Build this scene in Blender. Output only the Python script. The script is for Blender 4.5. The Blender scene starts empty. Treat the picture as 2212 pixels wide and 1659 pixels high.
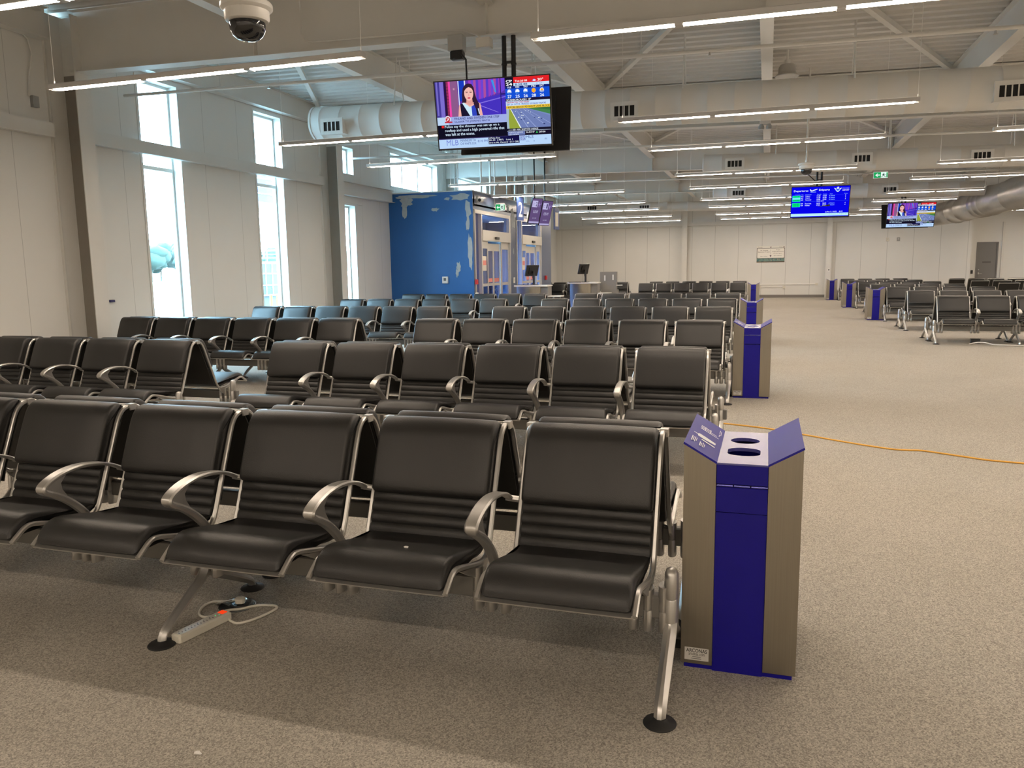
import bpy, math, random
from math import sin, cos, pi, radians, hypot, sqrt, atan2
from mathutils import Vector, Matrix
random.seed(7)
sc = bpy.context.scene
COL = sc.collection

# ------------------------------------------------------------------ camera
EYE = 1.563
PITCH, ROLL, YAW, FPX = radians(8.298), radians(-0.816), radians(17.744), 1714.55
cam_data = bpy.data.cameras.new('camera')
cam = bpy.data.objects.new('camera', cam_data)
COL.objects.link(cam)
cam_data.sensor_width = 36.0
cam_data.sensor_fit = 'HORIZONTAL'
cam_data.lens = FPX / 2212.0 * 36.0
cam_data.clip_start = 0.05
cam_data.clip_end = 1000
fwd = Vector((-sin(YAW) * cos(PITCH), cos(YAW) * cos(PITCH), -sin(PITCH)))
rgt = Vector((cos(YAW), sin(YAW), 0))
upv = rgt.cross(fwd)
r2 = cos(ROLL) * rgt + sin(ROLL) * upv
u2 = -sin(ROLL) * rgt + cos(ROLL) * upv
M = Matrix((r2, u2, -fwd)).transposed().to_4x4()
M.translation = Vector((0, 0, EYE))
cam.matrix_world = M
sc.camera = cam

# ------------------------------------------------------------------ world, exposure
LAMP = 70.0          # radiance of the ceiling tubes
CEILING_FILL = 6.5          # radiance of the strip added on each fixture to brighten the ceiling
LAMP_COL = (1.0, 0.828, 0.66)
SKY_COL, SKY_STR = (0.50, 0.80, 1.0), 42.0
w = bpy.data.worlds.new('sky')
sc.world = w
w.use_nodes = True
wn = w.node_tree
wn.nodes.clear()
wo = wn.nodes.new('ShaderNodeOutputWorld')
bg = wn.nodes.new('ShaderNodeBackground')
bg.inputs[0].default_value = (*SKY_COL, 1)
bg.inputs[1].default_value = SKY_STR
wn.links.new(bg.outputs[0], wo.inputs[0])
vs = sc.view_settings
vs.view_transform = 'Standard'
vs.look = 'None'
vs.exposure = 0.0
vs.gamma = 1.0
vs.use_curve_mapping = False
cy = sc.cycles
cy.max_bounces = 10
cy.diffuse_bounces = 7
cy.glossy_bounces = 3
cy.transmission_bounces = 4
cy.transparent_max_bounces = 8
cy.caustics_reflective = False
cy.caustics_refractive = False
cy.sample_clamp_indirect = 6.0
cy.use_denoising = True

# ------------------------------------------------------------------ materials
MATS = {}

def new_mat(name):
    m = bpy.data.materials.new(name)
    m.use_nodes = True
    nt = m.node_tree
    nt.nodes.clear()
    out = nt.nodes.new('ShaderNodeOutputMaterial')
    p = nt.nodes.new('ShaderNodeBsdfPrincipled')
    nt.links.new(p.outputs[0], out.inputs[0])
    return m, nt, p, out

def pbr(name, col, rough=0.5, metal=0.0, noise=0.0, scale=8.0, bump=0.0, bscale=60.0, spec=0.5, stretch=None):
    if name in MATS:
        return MATS[name]
    m, nt, p, out = new_mat(name)
    p.inputs['Base Color'].default_value = (*col, 1)
    p.inputs['Roughness'].default_value = rough
    p.inputs['Metallic'].default_value = metal
    p.inputs['Specular IOR Level'].default_value = spec
    tc = nt.nodes.new('ShaderNodeTexCoord')
    src = tc.outputs['Object']
    if stretch:
        mp = nt.nodes.new('ShaderNodeMapping')
        mp.inputs['Scale'].default_value = stretch
        nt.links.new(src, mp.inputs[0])
        src = mp.outputs[0]
    n = nt.nodes.new('ShaderNodeTexNoise')
    n.inputs['Scale'].default_value = scale
    n.inputs['Detail'].default_value = 3
    nt.links.new(src, n.inputs['Vector'])
    mix = nt.nodes.new('ShaderNodeMixRGB')
    k = max(noise, 0.02)
    mix.inputs[1].default_value = (*[c * (1 - k) for c in col], 1)
    mix.inputs[2].default_value = (*[min(1, c * (1 + k)) for c in col], 1)
    nt.links.new(n.outputs[0], mix.inputs[0])
    nt.links.new(mix.outputs[0], p.inputs['Base Color'])
    if bump > 0:
        nb = nt.nodes.new('ShaderNodeTexNoise')
        nb.inputs['Scale'].default_value = bscale
        nb.inputs['Detail'].default_value = 2
        nt.links.new(src, nb.inputs['Vector'])
        b = nt.nodes.new('ShaderNodeBump')
        b.inputs['Strength'].default_value = bump
        b.inputs['Distance'].default_value = 0.002
        nt.links.new(nb.outputs[0], b.inputs['Height'])
        nt.links.new(b.outputs[0], p.inputs['Normal'])
    MATS[name] = m
    return m

def emis(name, col, strength):
    if name in MATS:
        return MATS[name]
    m = bpy.data.materials.new(name)
    m.use_nodes = True
    nt = m.node_tree
    nt.nodes.clear()
    out = nt.nodes.new('ShaderNodeOutputMaterial')
    e = nt.nodes.new('ShaderNodeEmission')
    e.inputs[0].default_value = (*col, 1)
    e.inputs[1].default_value = strength
    nt.links.new(e.outputs[0], out.inputs[0])
    MATS[name] = m
    return m

def srgb(c):
    return tuple((v / 255 / 12.92) if v / 255 <= 0.04045 else ((v / 255 + 0.055) / 1.055) ** 2.4 for v in c)

def scr(c):          # a lit pixel colour on a display (0-255)
    c = tuple(int(v) for v in c)
    return emis('display_%02x%02x%02x' % c, srgb(c), 1.0)

def panel_wall(name, col, axis, pitch, off, width=0.012, rough=0.55):
    """painted liner panels with thin vertical joints every <pitch> metres along <axis>"""
    m, nt, p, out = new_mat(name)
    tc = nt.nodes.new('ShaderNodeTexCoord')
    sx = nt.nodes.new('ShaderNodeSeparateXYZ')
    nt.links.new(tc.outputs['Object'], sx.inputs[0])
    def mth(op, a, b=None):
        n = nt.nodes.new('ShaderNodeMath')
        n.operation = op
        for i, v in enumerate((a, b)):
            if v is None:
                continue
            if isinstance(v, (int, float)):
                n.inputs[i].default_value = v
            else:
                nt.links.new(v, n.inputs[i])
        return n.outputs[0]
    c = mth('ADD', sx.outputs[axis], off + 100 * pitch)
    fr = mth('FRACT', mth('DIVIDE', c, pitch))
    line = mth('LESS_THAN', fr, width / pitch)
    nz = nt.nodes.new('ShaderNodeTexNoise')
    nz.inputs['Scale'].default_value = 1.3
    nt.links.new(tc.outputs['Object'], nz.inputs['Vector'])
    mx0 = nt.nodes.new('ShaderNodeMixRGB')
    mx0.inputs[1].default_value = (*[v * 0.96 for v in col], 1)
    mx0.inputs[2].default_value = (*[v * 1.03 for v in col], 1)
    nt.links.new(nz.outputs[0], mx0.inputs[0])
    mx = nt.nodes.new('ShaderNodeMixRGB')
    nt.links.new(mx0.outputs[0], mx.inputs[1])
    mx.inputs[2].default_value = (*[v * 0.66 for v in col], 1)
    nt.links.new(line, mx.inputs[0])
    nt.links.new(mx.outputs[0], p.inputs['Base Color'])
    p.inputs['Roughness'].default_value = rough
    return m

def carpet_mat():
    m, nt, p, out = new_mat('carpet')
    tc = nt.nodes.new('ShaderNodeTexCoord')
    def noise(s, d=2):
        n = nt.nodes.new('ShaderNodeTexNoise')
        n.inputs['Scale'].default_value = s
        n.inputs['Detail'].default_value = d
        nt.links.new(tc.outputs['Object'], n.inputs['Vector'])
        return n.outputs[0]
    vo = nt.nodes.new('ShaderNodeTexVoronoi')
    vo.inputs['Scale'].default_value = 210
    nt.links.new(tc.outputs['Object'], vo.inputs['Vector'])
    r = nt.nodes.new('ShaderNodeValToRGB')
    r.color_ramp.elements[0].position = 0.25
    r.color_ramp.elements[0].color = (0.225, 0.209, 0.184, 1)
    r.color_ramp.elements[1].position = 0.75
    r.color_ramp.elements[1].color = (0.585, 0.545, 0.48, 1)
    mixf = nt.nodes.new('ShaderNodeMixRGB')
    mixf.inputs[0].default_value = 0.55
    nt.links.new(noise(330, 3), mixf.inputs[1])
    nt.links.new(vo.outputs['Color'], mixf.inputs[2])
    bw = nt.nodes.new('ShaderNodeRGBToBW')
    nt.links.new(mixf.outputs[0], bw.inputs[0])
    nt.links.new(bw.outputs[0], r.inputs[0])
    mx = nt.nodes.new('ShaderNodeMixRGB')
    mx.blend_type = 'MULTIPLY'
    mx.inputs[0].default_value = 1.0
    r2_ = nt.nodes.new('ShaderNodeValToRGB')
    r2_.color_ramp.elements[0].position = 0.3
    r2_.color_ramp.elements[0].color = (0.93, 0.93, 0.92, 1)
    r2_.color_ramp.elements[1].position = 0.7
    r2_.color_ramp.elements[1].color = (1.0, 1.0, 1.0, 1)
    nt.links.new(noise(1.1, 4), r2_.inputs[0])
    nt.links.new(r.outputs[0], mx.inputs[1])
    nt.links.new(r2_.outputs[0], mx.inputs[2])
    nt.links.new(mx.outputs[0], p.inputs['Base Color'])
    p.inputs['Roughness'].default_value = 0.95
    p.inputs['Specular IOR Level'].default_value = 0.1
    b = nt.nodes.new('ShaderNodeBump')
    b.inputs['Strength'].default_value = 0.5
    b.inputs['Distance'].default_value = 0.003
    nt.links.new(bw.outputs[0], b.inputs['Height'])
    nt.links.new(b.outputs[0], p.inputs['Normal'])
    return m

def glass_mat(name, tint, refl=0.12):
    m = bpy.data.materials.new(name)
    m.use_nodes = True
    nt = m.node_tree
    nt.nodes.clear()
    out = nt.nodes.new('ShaderNodeOutputMaterial')
    t = nt.nodes.new('ShaderNodeBsdfTransparent')
    t.inputs[0].default_value = (*tint, 1)
    g = nt.nodes.new('ShaderNodeBsdfGlossy')
    g.inputs['Roughness'].default_value = 0.01
    lw = nt.nodes.new('ShaderNodeLayerWeight')
    lw.inputs[0].default_value = 0.5
    pw = nt.nodes.new('ShaderNodeMath')
    pw.operation = 'POWER'
    nt.links.new(lw.outputs['Facing'], pw.inputs[0])
    pw.inputs[1].default_value = 4.0
    mm = nt.nodes.new('ShaderNodeMath')
    mm.operation = 'MULTIPLY_ADD'
    nt.links.new(pw.outputs[0], mm.inputs[0])
    mm.inputs[1].default_value = 0.6
    mm.inputs[2].default_value = refl
    mx = nt.nodes.new('ShaderNodeMixShader')
    nt.links.new(mm.outputs[0], mx.inputs[0])
    nt.links.new(t.outputs[0], mx.inputs[1])
    nt.links.new(g.outputs[0], mx.inputs[2])
    nt.links.new(mx.outputs[0], out.inputs[0])
    return m

m_carpet = carpet_mat()
m_white = pbr('white_paint', (0.76, 0.755, 0.73), 0.55, noise=0.03, scale=2)
m_struct = pbr('white_steel_paint', (0.72, 0.71, 0.68), 0.5, noise=0.03, scale=3)
m_deck = pbr('ceiling_white', (0.60, 0.59, 0.565), 0.6, noise=0.04, scale=2)
m_duct = pbr('duct_paint', (0.74, 0.73, 0.70), 0.5, noise=0.02, scale=2)
m_galv = pbr('galvanised_metal', (0.55, 0.54, 0.52), 0.33, 0.85, noise=0.1, scale=5)
m_taupe = pbr('taupe_web', (0.27, 0.245, 0.215), 0.7, noise=0.06)  # column web, darker taupe than the flanges
m_wall_left = panel_wall('liner_panel_left', (0.74, 0.735, 0.71), 1, 1.04, 0.33, 0.009)
m_wall_far = panel_wall('liner_panel_far', (0.74, 0.735, 0.71), 0, 1.09, 0.26, 0.018)
m_leather = pbr('black_leather', (0.0175, 0.0172, 0.0170), 0.42, noise=0.15, scale=3, bump=0.35, bscale=260, spec=0.55)
m_perf = pbr('black_perforated_steel', (0.022, 0.021, 0.018), 0.5, noise=0.3, scale=240, spec=0.4)
m_alu = pbr('satin_aluminium', (0.56, 0.55, 0.53), 0.34, 0.80, noise=0.04, scale=20)
m_beam = pbr('grey_beam_paint', (0.20, 0.195, 0.185), 0.45, 0.3, noise=0.04)
m_rubber = pbr('black_rubber', (0.012, 0.012, 0.012), 0.6, noise=0.2, scale=30)
m_plastic = pbr('black_plastic', (0.015, 0.015, 0.016), 0.35, noise=0.1)
m_blue = pbr('blue_enamel', (0.007, 0.004, 0.25), 0.42, noise=0.08, scale=120, bump=0.12, bscale=350, spec=0.3)
m_lilac = pbr('blue_laminate_top', (0.115, 0.115, 0.40), 0.24, noise=0.05, spec=0.9)
m_wing = pbr('blue_sign_laminate', (0.016, 0.015, 0.30), 0.42, noise=0.05, spec=0.3)
m_inox = pbr('brushed_stainless', (0.40, 0.37, 0.31), 0.30, 1.0, noise=0.10, scale=3, stretch=(70, 70, 0.6))
m_housing = pbr('fixture_housing', (0.62, 0.61, 0.60), 0.4, 0.1)
m_ext = pbr('cream_plastic', (0.72, 0.69, 0.60), 0.4)
m_wht = pbr('white_enamel', (0.80, 0.79, 0.76), 0.35)
m_red = pbr('red_plastic', (0.55, 0.02, 0.02), 0.4)
m_orange = pbr('yellow_orange_cable', (0.80, 0.42, 0.06), 0.5)
m_vblue = pbr('blue_wall_paint', (0.012, 0.110, 0.36), 0.42, noise=0.10, scale=1.2)
m_vsheen = pbr('blue_wall_sheen', (0.085, 0.115, 0.20), 0.30, noise=0.10, scale=1.4)  # same blue wall, its grazing-angle sheen mixed into the colour
m_filler = pbr('wall_filler', (0.42, 0.46, 0.48), 0.8, noise=0.18, scale=9)
m_frame = pbr('clear_anodised', (0.62, 0.60, 0.55), 0.4, 0.35)
m_grey = pbr('grey_door_paint', (0.19, 0.185, 0.185), 0.5)
m_lampglow = emis('lamp_diffuser', LAMP_COL, LAMP)
m_ceiling_fill = emis('ceiling_fill_glow', (1.0, 0.86, 0.72), CEILING_FILL)
m_glass = glass_mat('window_glass', (0.93, 0.98, 1.0), 0.05)
m_dglass = glass_mat('door_glass', (0.42, 0.52, 0.78), 0.16)

# ------------------------------------------------------------------ mesh helpers
class MB:
    def __init__(s):
        s.v, s.f, s.m = [], [], []
    def add(s, vs, fs, m=0):
        o = len(s.v)
        s.v += [tuple(p) for p in vs]
        s.f += [tuple(i + o for i in f) for f in fs]
        s.m += [m] * len(fs)
    def box(s, x0, x1, y0, y1, z0, z1, m=0):
        s.add([(x0, y0, z0), (x1, y0, z0), (x1, y1, z0), (x0, y1, z0), (x0, y0, z1), (x1, y0, z1), (x1, y1, z1), (x0, y1, z1)],
              [(0, 3, 2, 1), (4, 5, 6, 7), (0, 1, 5, 4), (1, 2, 6, 5), (2, 3, 7, 6), (3, 0, 4, 7)], m)
    def bbox(s, x0, x1, y0, y1, z0, z1, r=0.01, m=0):
        """box whose edges along Z and top are chamfered"""
        pl = [(x0 + r, y0), (x1 - r, y0), (x1, y0 + r), (x1, y1 - r), (x1 - r, y1), (x0 + r, y1), (x0, y1 - r), (x0, y0 + r)]
        cx, cyy = (x0 + x1) / 2, (y0 + y1) / 2
        def ins(k):
            return [(x - k * (1 if x > cx else -1), y - k * (1 if y > cyy else -1)) for x, y in pl]
        rings = [[(x, y, z0) for x, y in ins(r * .6)], [(x, y, z0 + r * .6) for x, y in pl], [(x, y, z1 - r) for x, y in pl], [(x, y, z1) for x, y in ins(r)]]
        s.loft(rings, m)
    def loft(s, rings, m=0, cap=True, closed=False):
        n = len(rings[0])
        vs = [p for r in rings for p in r]
        fs = []
        R = len(rings)
        for i in range(R if closed else R - 1):
            a, b = i * n, ((i + 1) % R) * n
            for k in range(n):
                k2 = (k + 1) % n
                fs.append((a + k, a + k2, b + k2, b + k))
        if cap and not closed:
            fs.append(tuple(range(n))[::-1])
            fs.append(tuple((R - 1) * n + k for k in range(n)))
        s.add(vs, fs, m)
    def tube(s, pts, r, seg=8, m=0, ry=None):
        pts = [Vector(p) for p in pts]
        rings = []
        n = len(pts)
        prev = None
        for i, p in enumerate(pts):
            t = (pts[min(i + 1, n - 1)] - pts[max(i - 1, 0)]).normalized()
            if prev is None:
                a = Vector((1, 0, 0)) if abs(t.x) < 0.8 else Vector((0, 0, 1))
            else:
                a = prev
            a = (a - t * a.dot(t)).normalized()
            prev = a
            b = t.cross(a)
            rr = r[i] if isinstance(r, (list, tuple)) else r
            rings.append([tuple(p + a * (rr * cos(2 * pi * k / seg)) + b * ((ry or rr) * sin(2 * pi * k / seg))) for k in range(seg)])
        s.loft(rings, m)
    def flat(s, pts, w, th, m=0, x=0.0, ch=0.25):
        """flat bar in the YZ plane: pts (y,z), width w along X, thickness th (number or list), rounded corners"""
        n = len(pts)
        rings = []
        for i in range(n):
            y0, z0 = pts[max(i - 1, 0)]
            y1, z1 = pts[min(i + 1, n - 1)]
            l = hypot(y1 - y0, z1 - z0) or 1
            ny, nz = -(z1 - z0) / l, (y1 - y0) / l
            t = (th[i] if isinstance(th, (list, tuple)) else th) / 2
            ww = (w[i] if isinstance(w, (list, tuple)) else w) / 2
            c = ch * min(t, ww) * 2
            y, z = pts[i]
            sec = [(-ww + c, -t), (ww - c, -t), (ww, -t + c), (ww, t - c), (ww - c, t), (-ww + c, t), (-ww, t - c), (-ww, -t + c)]
            rings.append([(x + a, y + ny * b, z + nz * b) for a, b in sec])
        s.loft(rings, m)
    def lathe(s, prof, c=(0, 0, 0), seg=24, m=0, axis='z'):
        rings = []
        for r, h in prof:
            ring = []
            for k in range(seg):
                a = 2 * pi * k / seg
                if axis == 'z':
                    ring.append((c[0] + r * cos(a), c[1] + r * sin(a), c[2] + h))
                elif axis == 'x':
                    ring.append((c[0] + h, c[1] + r * cos(a), c[2] + r * sin(a)))
                else:
                    ring.append((c[0] + r * sin(a), c[1] + h, c[2] + r * cos(a)))
            rings.append(ring)
        s.loft(rings, m)
    def prism(s, poly, a0, a1, axis='x', m=0):
        def P(u, v, a):
            return (a, u, v) if axis == 'x' else ((u, a, v) if axis == 'y' else (u, v, a))
        s.loft([[P(u, v, a0) for u, v in poly], [P(u, v, a1) for u, v in poly]], m)
    def cushion(s, prof, hw, r=0.016, m=0):
        """closed (y,z) profile swept along X with pillowed ends"""
        n = len(prof)
        nor = []
        for i in range(n):
            y0, z0 = prof[i - 1]
            y1, z1 = prof[(i + 1) % n]
            l = hypot(y1 - y0, z1 - z0) or 1
            nor.append((-(z1 - z0) / l, (y1 - y0) / l))
        ar = sum(prof[i][0] * prof[(i + 1) % n][1] - prof[(i + 1) % n][0] * prof[i][1] for i in range(n))
        sg = 1 if ar > 0 else -1
        def ring(x, k):
            return [(x, prof[i][0] + sg * nor[i][0] * k, prof[i][1] + sg * nor[i][1] * k) for i in range(n)]
        secs = [(-hw, r), (-hw + r * .15, r * .5), (-hw + r * .5, r * .15), (-hw + r, 0), (-hw * .4, -r * .12), (hw * .4, -r * .12), (hw - r, 0), (hw - r * .5, r * .15), (hw - r * .15, r * .5), (hw, r)]
        s.loft([ring(x, k) for x, k in secs], m)
    def build(s, name, mats, parent=None, smooth=40, loc=None, rot=None):
        me = bpy.data.meshes.new(name)
        me.from_pydata(s.v, [], s.f)
        for mt in (mats if isinstance(mats, (list, tuple)) else [mats]):
            me.materials.append(mt)
        if any(s.m):
            me.polygons.foreach_set('material_index', s.m)
        me.update()
        me.validate()
        import bmesh
        bm = bmesh.new()
        bm.from_mesh(me)
        bmesh.ops.recalc_face_normals(bm, faces=bm.faces)
        bm.to_mesh(me)
        bm.free()
        if smooth:
            me.polygons.foreach_set('use_smooth', [True] * len(me.polygons))
            me.set_sharp_from_angle(angle=radians(smooth))
        o = bpy.data.objects.new(name, me)
        COL.objects.link(o)
        if parent:
            o.parent = parent
        if loc:
            o.location = loc
        if rot:
            o.rotation_euler = rot
        return o

def tag(o, label, cat, group=None):
    o['label'] = label
    o['category'] = cat
    if group:
        o['group'] = group
    return o

def empty(name, loc, label, cat, group=None, rz=0.0):
    o = bpy.data.objects.new(name, None)
    o.empty_display_size = 0.1
    COL.objects.link(o)
    o.location = loc
    o.rotation_euler = (0, 0, rz)
    return tag(o, label, cat, group)

def struct(o):
    o['kind'] = 'structure'
    return o

def copy_tree(o, parent=None):
    c = o.copy()
    COL.objects.link(c)
    if parent:
        c.parent = parent
    for ch in KIDS.get(o.name, []):
        copy_tree(ch, c)
    return c
KIDS = {}
def index_kids(root):
    KIDS[root.name] = [o for o in bpy.data.objects if o.parent == root]
    for k in KIDS[root.name]:
        index_kids(k)

_txt = {}
def text_geo(s, size=1.0, bold=0.0):
    """outlines of built-in-font lettering as (verts2d, faces), cap height about 0.7*size"""
    key = (s, bold)
    if 'M' in s:
        bold = 0.0
    if key not in _txt:
        cu = bpy.data.curves.new('lettering', 'FONT')
        cu.body = s
        cu.size = 1.0
        cu.resolution_u = 2
        cu.offset = bold
        ob = bpy.data.objects.new('lettering', cu)
        COL.objects.link(ob)
        bpy.context.view_layer.update()
        me = bpy.data.meshes.new_from_object(ob.evaluated_get(bpy.context.evaluated_depsgraph_get()))
        _txt[key] = ([(v.co.x, v.co.y) for v in me.vertices], [tuple(p.vertices) for p in me.polygons])
        bpy.data.objects.remove(ob)
        bpy.data.curves.remove(cu)
        bpy.data.meshes.remove(me)
    v, f = _txt[key]
    return [(x * size, y * size) for x, y in v], f

class Pic:
    """flat printed or displayed picture: coloured polygons in a w x h frame, u right, v down (0..1)"""
    def __init__(s, w, h, shade):
        s.w, s.h, s.shade = w, h, shade
        s.mb, s.mats, s.keys, s.layer = MB(), [], {}, 0
    def mi(s, c):
        c = tuple(c)
        if c not in s.keys:
            s.keys[c] = len(s.mats)
            s.mats.append(s.shade(c))
        return s.keys[c]
    def P(s, u, v, d):
        return ((u - .5) * s.w, -d, (.5 - v) * s.h)
    def poly(s, pts, c):
        s.layer += 1
        d = s.layer * 0.00004
        s.mb.add([s.P(u, v, d) for u, v in pts], [tuple(range(len(pts)))], s.mi(c))
    def rect(s, u0, v0, u1, v1, c):
        s.poly([(u0, v0), (u1, v0), (u1, v1), (u0, v1)], c)
    def ell(s, u, v, ru, rv, c, n=20):
        s.poly([(u + ru * cos(2 * pi * k / n), v + rv * sin(2 * pi * k / n)) for k in range(n)], c)
    def text(s, t, u0, v0, u1, v1, c, bold=0.0):
        """lettering stretched into the box"""
        vs_, fs = text_geo(t, 1.0, bold)
        if not vs_:
            return
        xs = [p[0] for p in vs_]
        ys = [p[1] for p in vs_]
        a, b, e, g = min(xs), max(xs), min(ys), max(ys)
        s.layer += 1
        d = s.layer * 0.00004
        s.mb.add([s.P(u0 + (x - a) / (b - a) * (u1 - u0), v1 - (y - e) / (g - e) * (v1 - v0), d) for x, y in vs_], fs, s.mi(c))
    def build(s, name, parent, loc=(0, 0, 0), rot=(0, 0, 0)):
        me = bpy.data.meshes.new(name)
        me.from_pydata(s.mb.v, [], s.mb.f)
        for m in s.mats:
            me.materials.append(m)
        me.polygons.foreach_set('material_index', s.mb.m)
        me.update()
        o = bpy.data.objects.new(name, me)
        COL.objects.link(o)
        o.parent = parent
        o.location = loc
        o.rotation_euler = rot
        return o

# ================================================================== the hall
XL, YF, XR, YB = -10.35, 40.2, 13.0, -6.0
BAYS = [-5.3, 2.35, 10.0, 17.65, 25.3, 32.95]
def zr(x): return 4.44 - 0.017 * (x + 2.5)      # underside of the rafters (roof falls gently to the right)
def zd(x): return 5.46 - 0.017 * (x + 10.35)    # underside of the roof deck

def zdy(x, y):                                  # same, following the ribs of the deck
    t = (y - (YB - .2)) % .30
    h = .075 if t < .10 else (.075 * (.14 - t) / .04 if t < .14 else (0 if t < .26 else .075 * (t - .26) / .04))
    return zd(x) + h

def holed_wall(mb, axis, p0, p1, a0, a1, z0, z1, holes, m=0):
    """slab between planes p0/p1 across <axis>, spanning a0..a1 and z0..z1 with rectangular openings"""
    A = sorted({a0, a1} | {h[0] for h in holes} | {h[1] for h in holes})
    Z = sorted({z0, z1} | {h[2] for h in holes} | {h[3] for h in holes})
    def inh(a, z):
        return any(h[0] < a < h[1] and h[2] < z < h[3] for h in holes)
    def P(p, a, z):
        return (p, a, z) if axis == 'x' else (a, p, z)
    for i in range(len(A) - 1):
        for j in range(len(Z) - 1):
            if inh((A[i] + A[i + 1]) / 2, (Z[j] + Z[j + 1]) / 2):
                continue
            for p in (p0, p1):
                mb.add([P(p, A[i], Z[j]), P(p, A[i + 1], Z[j]), P(p, A[i + 1], Z[j + 1]), P(p, A[i], Z[j + 1])], [(0, 1, 2, 3)], m)
    for h in holes:
        q = [(h[0], h[2]), (h[1], h[2]), (h[1], h[3]), (h[0], h[3])]
        for k in range(4):
            (a, z), (b, zz) = q[k], q[(k + 1) % 4]
            mb.add([P(p0, a, z), P(p0, b, zz), P(p1, b, zz), P(p1, a, z)], [(0, 1, 2, 3)], m)
    q = [(a0, z0), (a1, z0), (a1, z1), (a0, z1)]
    for k in range(4):
        (a, z), (b, zz) = q[k], q[(k + 1) % 4]
        mb.add([P(p0, a, z), P(p0, b, zz), P(p1, b, zz), P(p1, a, z)], [(0, 1, 2, 3)], m)

def raw(mb, name, mats, parent=None):   # build without normal recalculation / smoothing
    me = bpy.data.meshes.new(name)
    me.from_pydata(mb.v, [], mb.f)
    for mt in (mats if isinstance(mats, (list, tuple)) else [mats]):
        me.materials.append(mt)
    me.polygons.foreach_set('material_index', mb.m)
    me.update()
    o = bpy.data.objects.new(name, me)
    COL.objects.link(o)
    if parent:
        o.parent = parent
    return o

# floor
mb = MB()
mb.box(XL - .3, XR + .3, YB - .3, 41.6, -0.1, 0.0)
struct(raw(mb, 'floor', m_carpet))

# left wall with its windows
WIN = [('tall', 11.55, 12.51, 0.12, 4.90), ('tall', 14.81, 15.78, 0.12, 4.90), ('short', 18.40, 19.01, 4.02, 4.68),
       ('low', 18.40, 19.01, 0.12, 3.23), ('band', 21.2, 24.6, 3.95, 4.87), ('band2', 26.0, 29.4, 3.95, 4.75)]
WIN.append(('vest', 22.1, 28.2, 0.05, 2.6))
mb = MB()
holed_wall(mb, 'x', XL, XL - .27, YB - .3, YF + .3, 0, 5.42, [h[1:] for h in WIN])
struct(raw(mb, 'wall_left', m_wall_left))
wi = 0
for kind, y0, y1, z0, z1 in WIN:
    wi += 1
    root = bpy.data.objects.new('window_%d' % wi, None)
    COL.objects.link(root)
    root.location = (XL - .2, (y0 + y1) / 2, z0)
    struct(root)
    cyy = (y0 + y1) / 2
    mb = MB()
    t = .045
    H, W = z1 - z0, (y1 - y0) / 2
    x0, x1 = -.05, .03
    mb.box(x0, x1, -W, -W + t, 0, H)
    mb.box(x0, x1, W - t, W, 0, H)
    mb.box(x0, x1, -W + t, W - t, 0, t)
    mb.box(x0, x1, -W + t, W - t, H - t, H)
    if kind == 'tall':
        mb.box(x0, x1 + .02, -W + t, W - t, 3.39 - z0, 3.455 - z0)
    if kind in ('band', 'band2', 'vest'):
        n = 3 if kind != 'vest' else 2
        for k in range(1, n):
            yy = -W + 2 * W * k / n
            mb.box(x0, x1, yy - .035, yy + .035, t, H - t)
    mb.build('window_frame', m_frame, root, smooth=0)
    mb = MB()
    mb.box(-.012, -.004, -W + t, W - t, t, H - t)
    mb.build('window_pane', m_glass, root, smooth=0)
    # inside trim around the opening
    mb = MB()
    b = .05
    mb.box(.2, .215, -W - b, -W, -b * (z0 > .3), H + b)
    mb.box(.2, .215, W, W + b, -b * (z0 > .3), H + b)
    mb.box(.2, .215, -W, W, H, H + b)
    if z0 > .3:
        mb.box(.2, .215, -W, W, -b, 0)
    if kind != 'vest':
        mb.build('window_trim', m_struct, root, smooth=0)

# far wall, door wall, right wall, back wall
mb = MB()
holed_wall(mb, 'y', YF, YF + .25, XL, 8.62, 0, 5.2, [])
struct(raw(mb, 'wall_far', m_wall_far))
mb = MB()
holed_wall(mb, 'y', 41.0, 41.25, 8.5, XR + .2, 0, 5.2, [(9.0, 9.87, 0, 2.43)])
mb.box(8.5, 8.62, YF + .2, 41.05, 0, 5.2)
struct(raw(mb, 'wall_far_recess', m_white))
mb = MB()
holed_wall(mb, 'x', XR, XR + .2, YB, 41.2, 0, 5.3, [])
struct(raw(mb, 'wall_right', m_white))
mb = MB()
holed_wall(mb, 'y', YB, YB - .2, XL, XR, 0, 5.5, [])
struct(raw(mb, 'wall_back', m_white))
mb = MB()
mb.box(XL, 8.6, YF - .02, YF, 0, .13)
struct(mb.build('baseboard_far', pbr('grey_vinyl_base', (.22, .20, .185), .5), smooth=0))
mb = MB()
mb.box(XL, XL + .012, -5.9, 20.9, 0, .13)
struct(mb.build('baseboard_left', pbr('grey_vinyl_base', (.22, .20, .185), .5), smooth=0))
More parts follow.
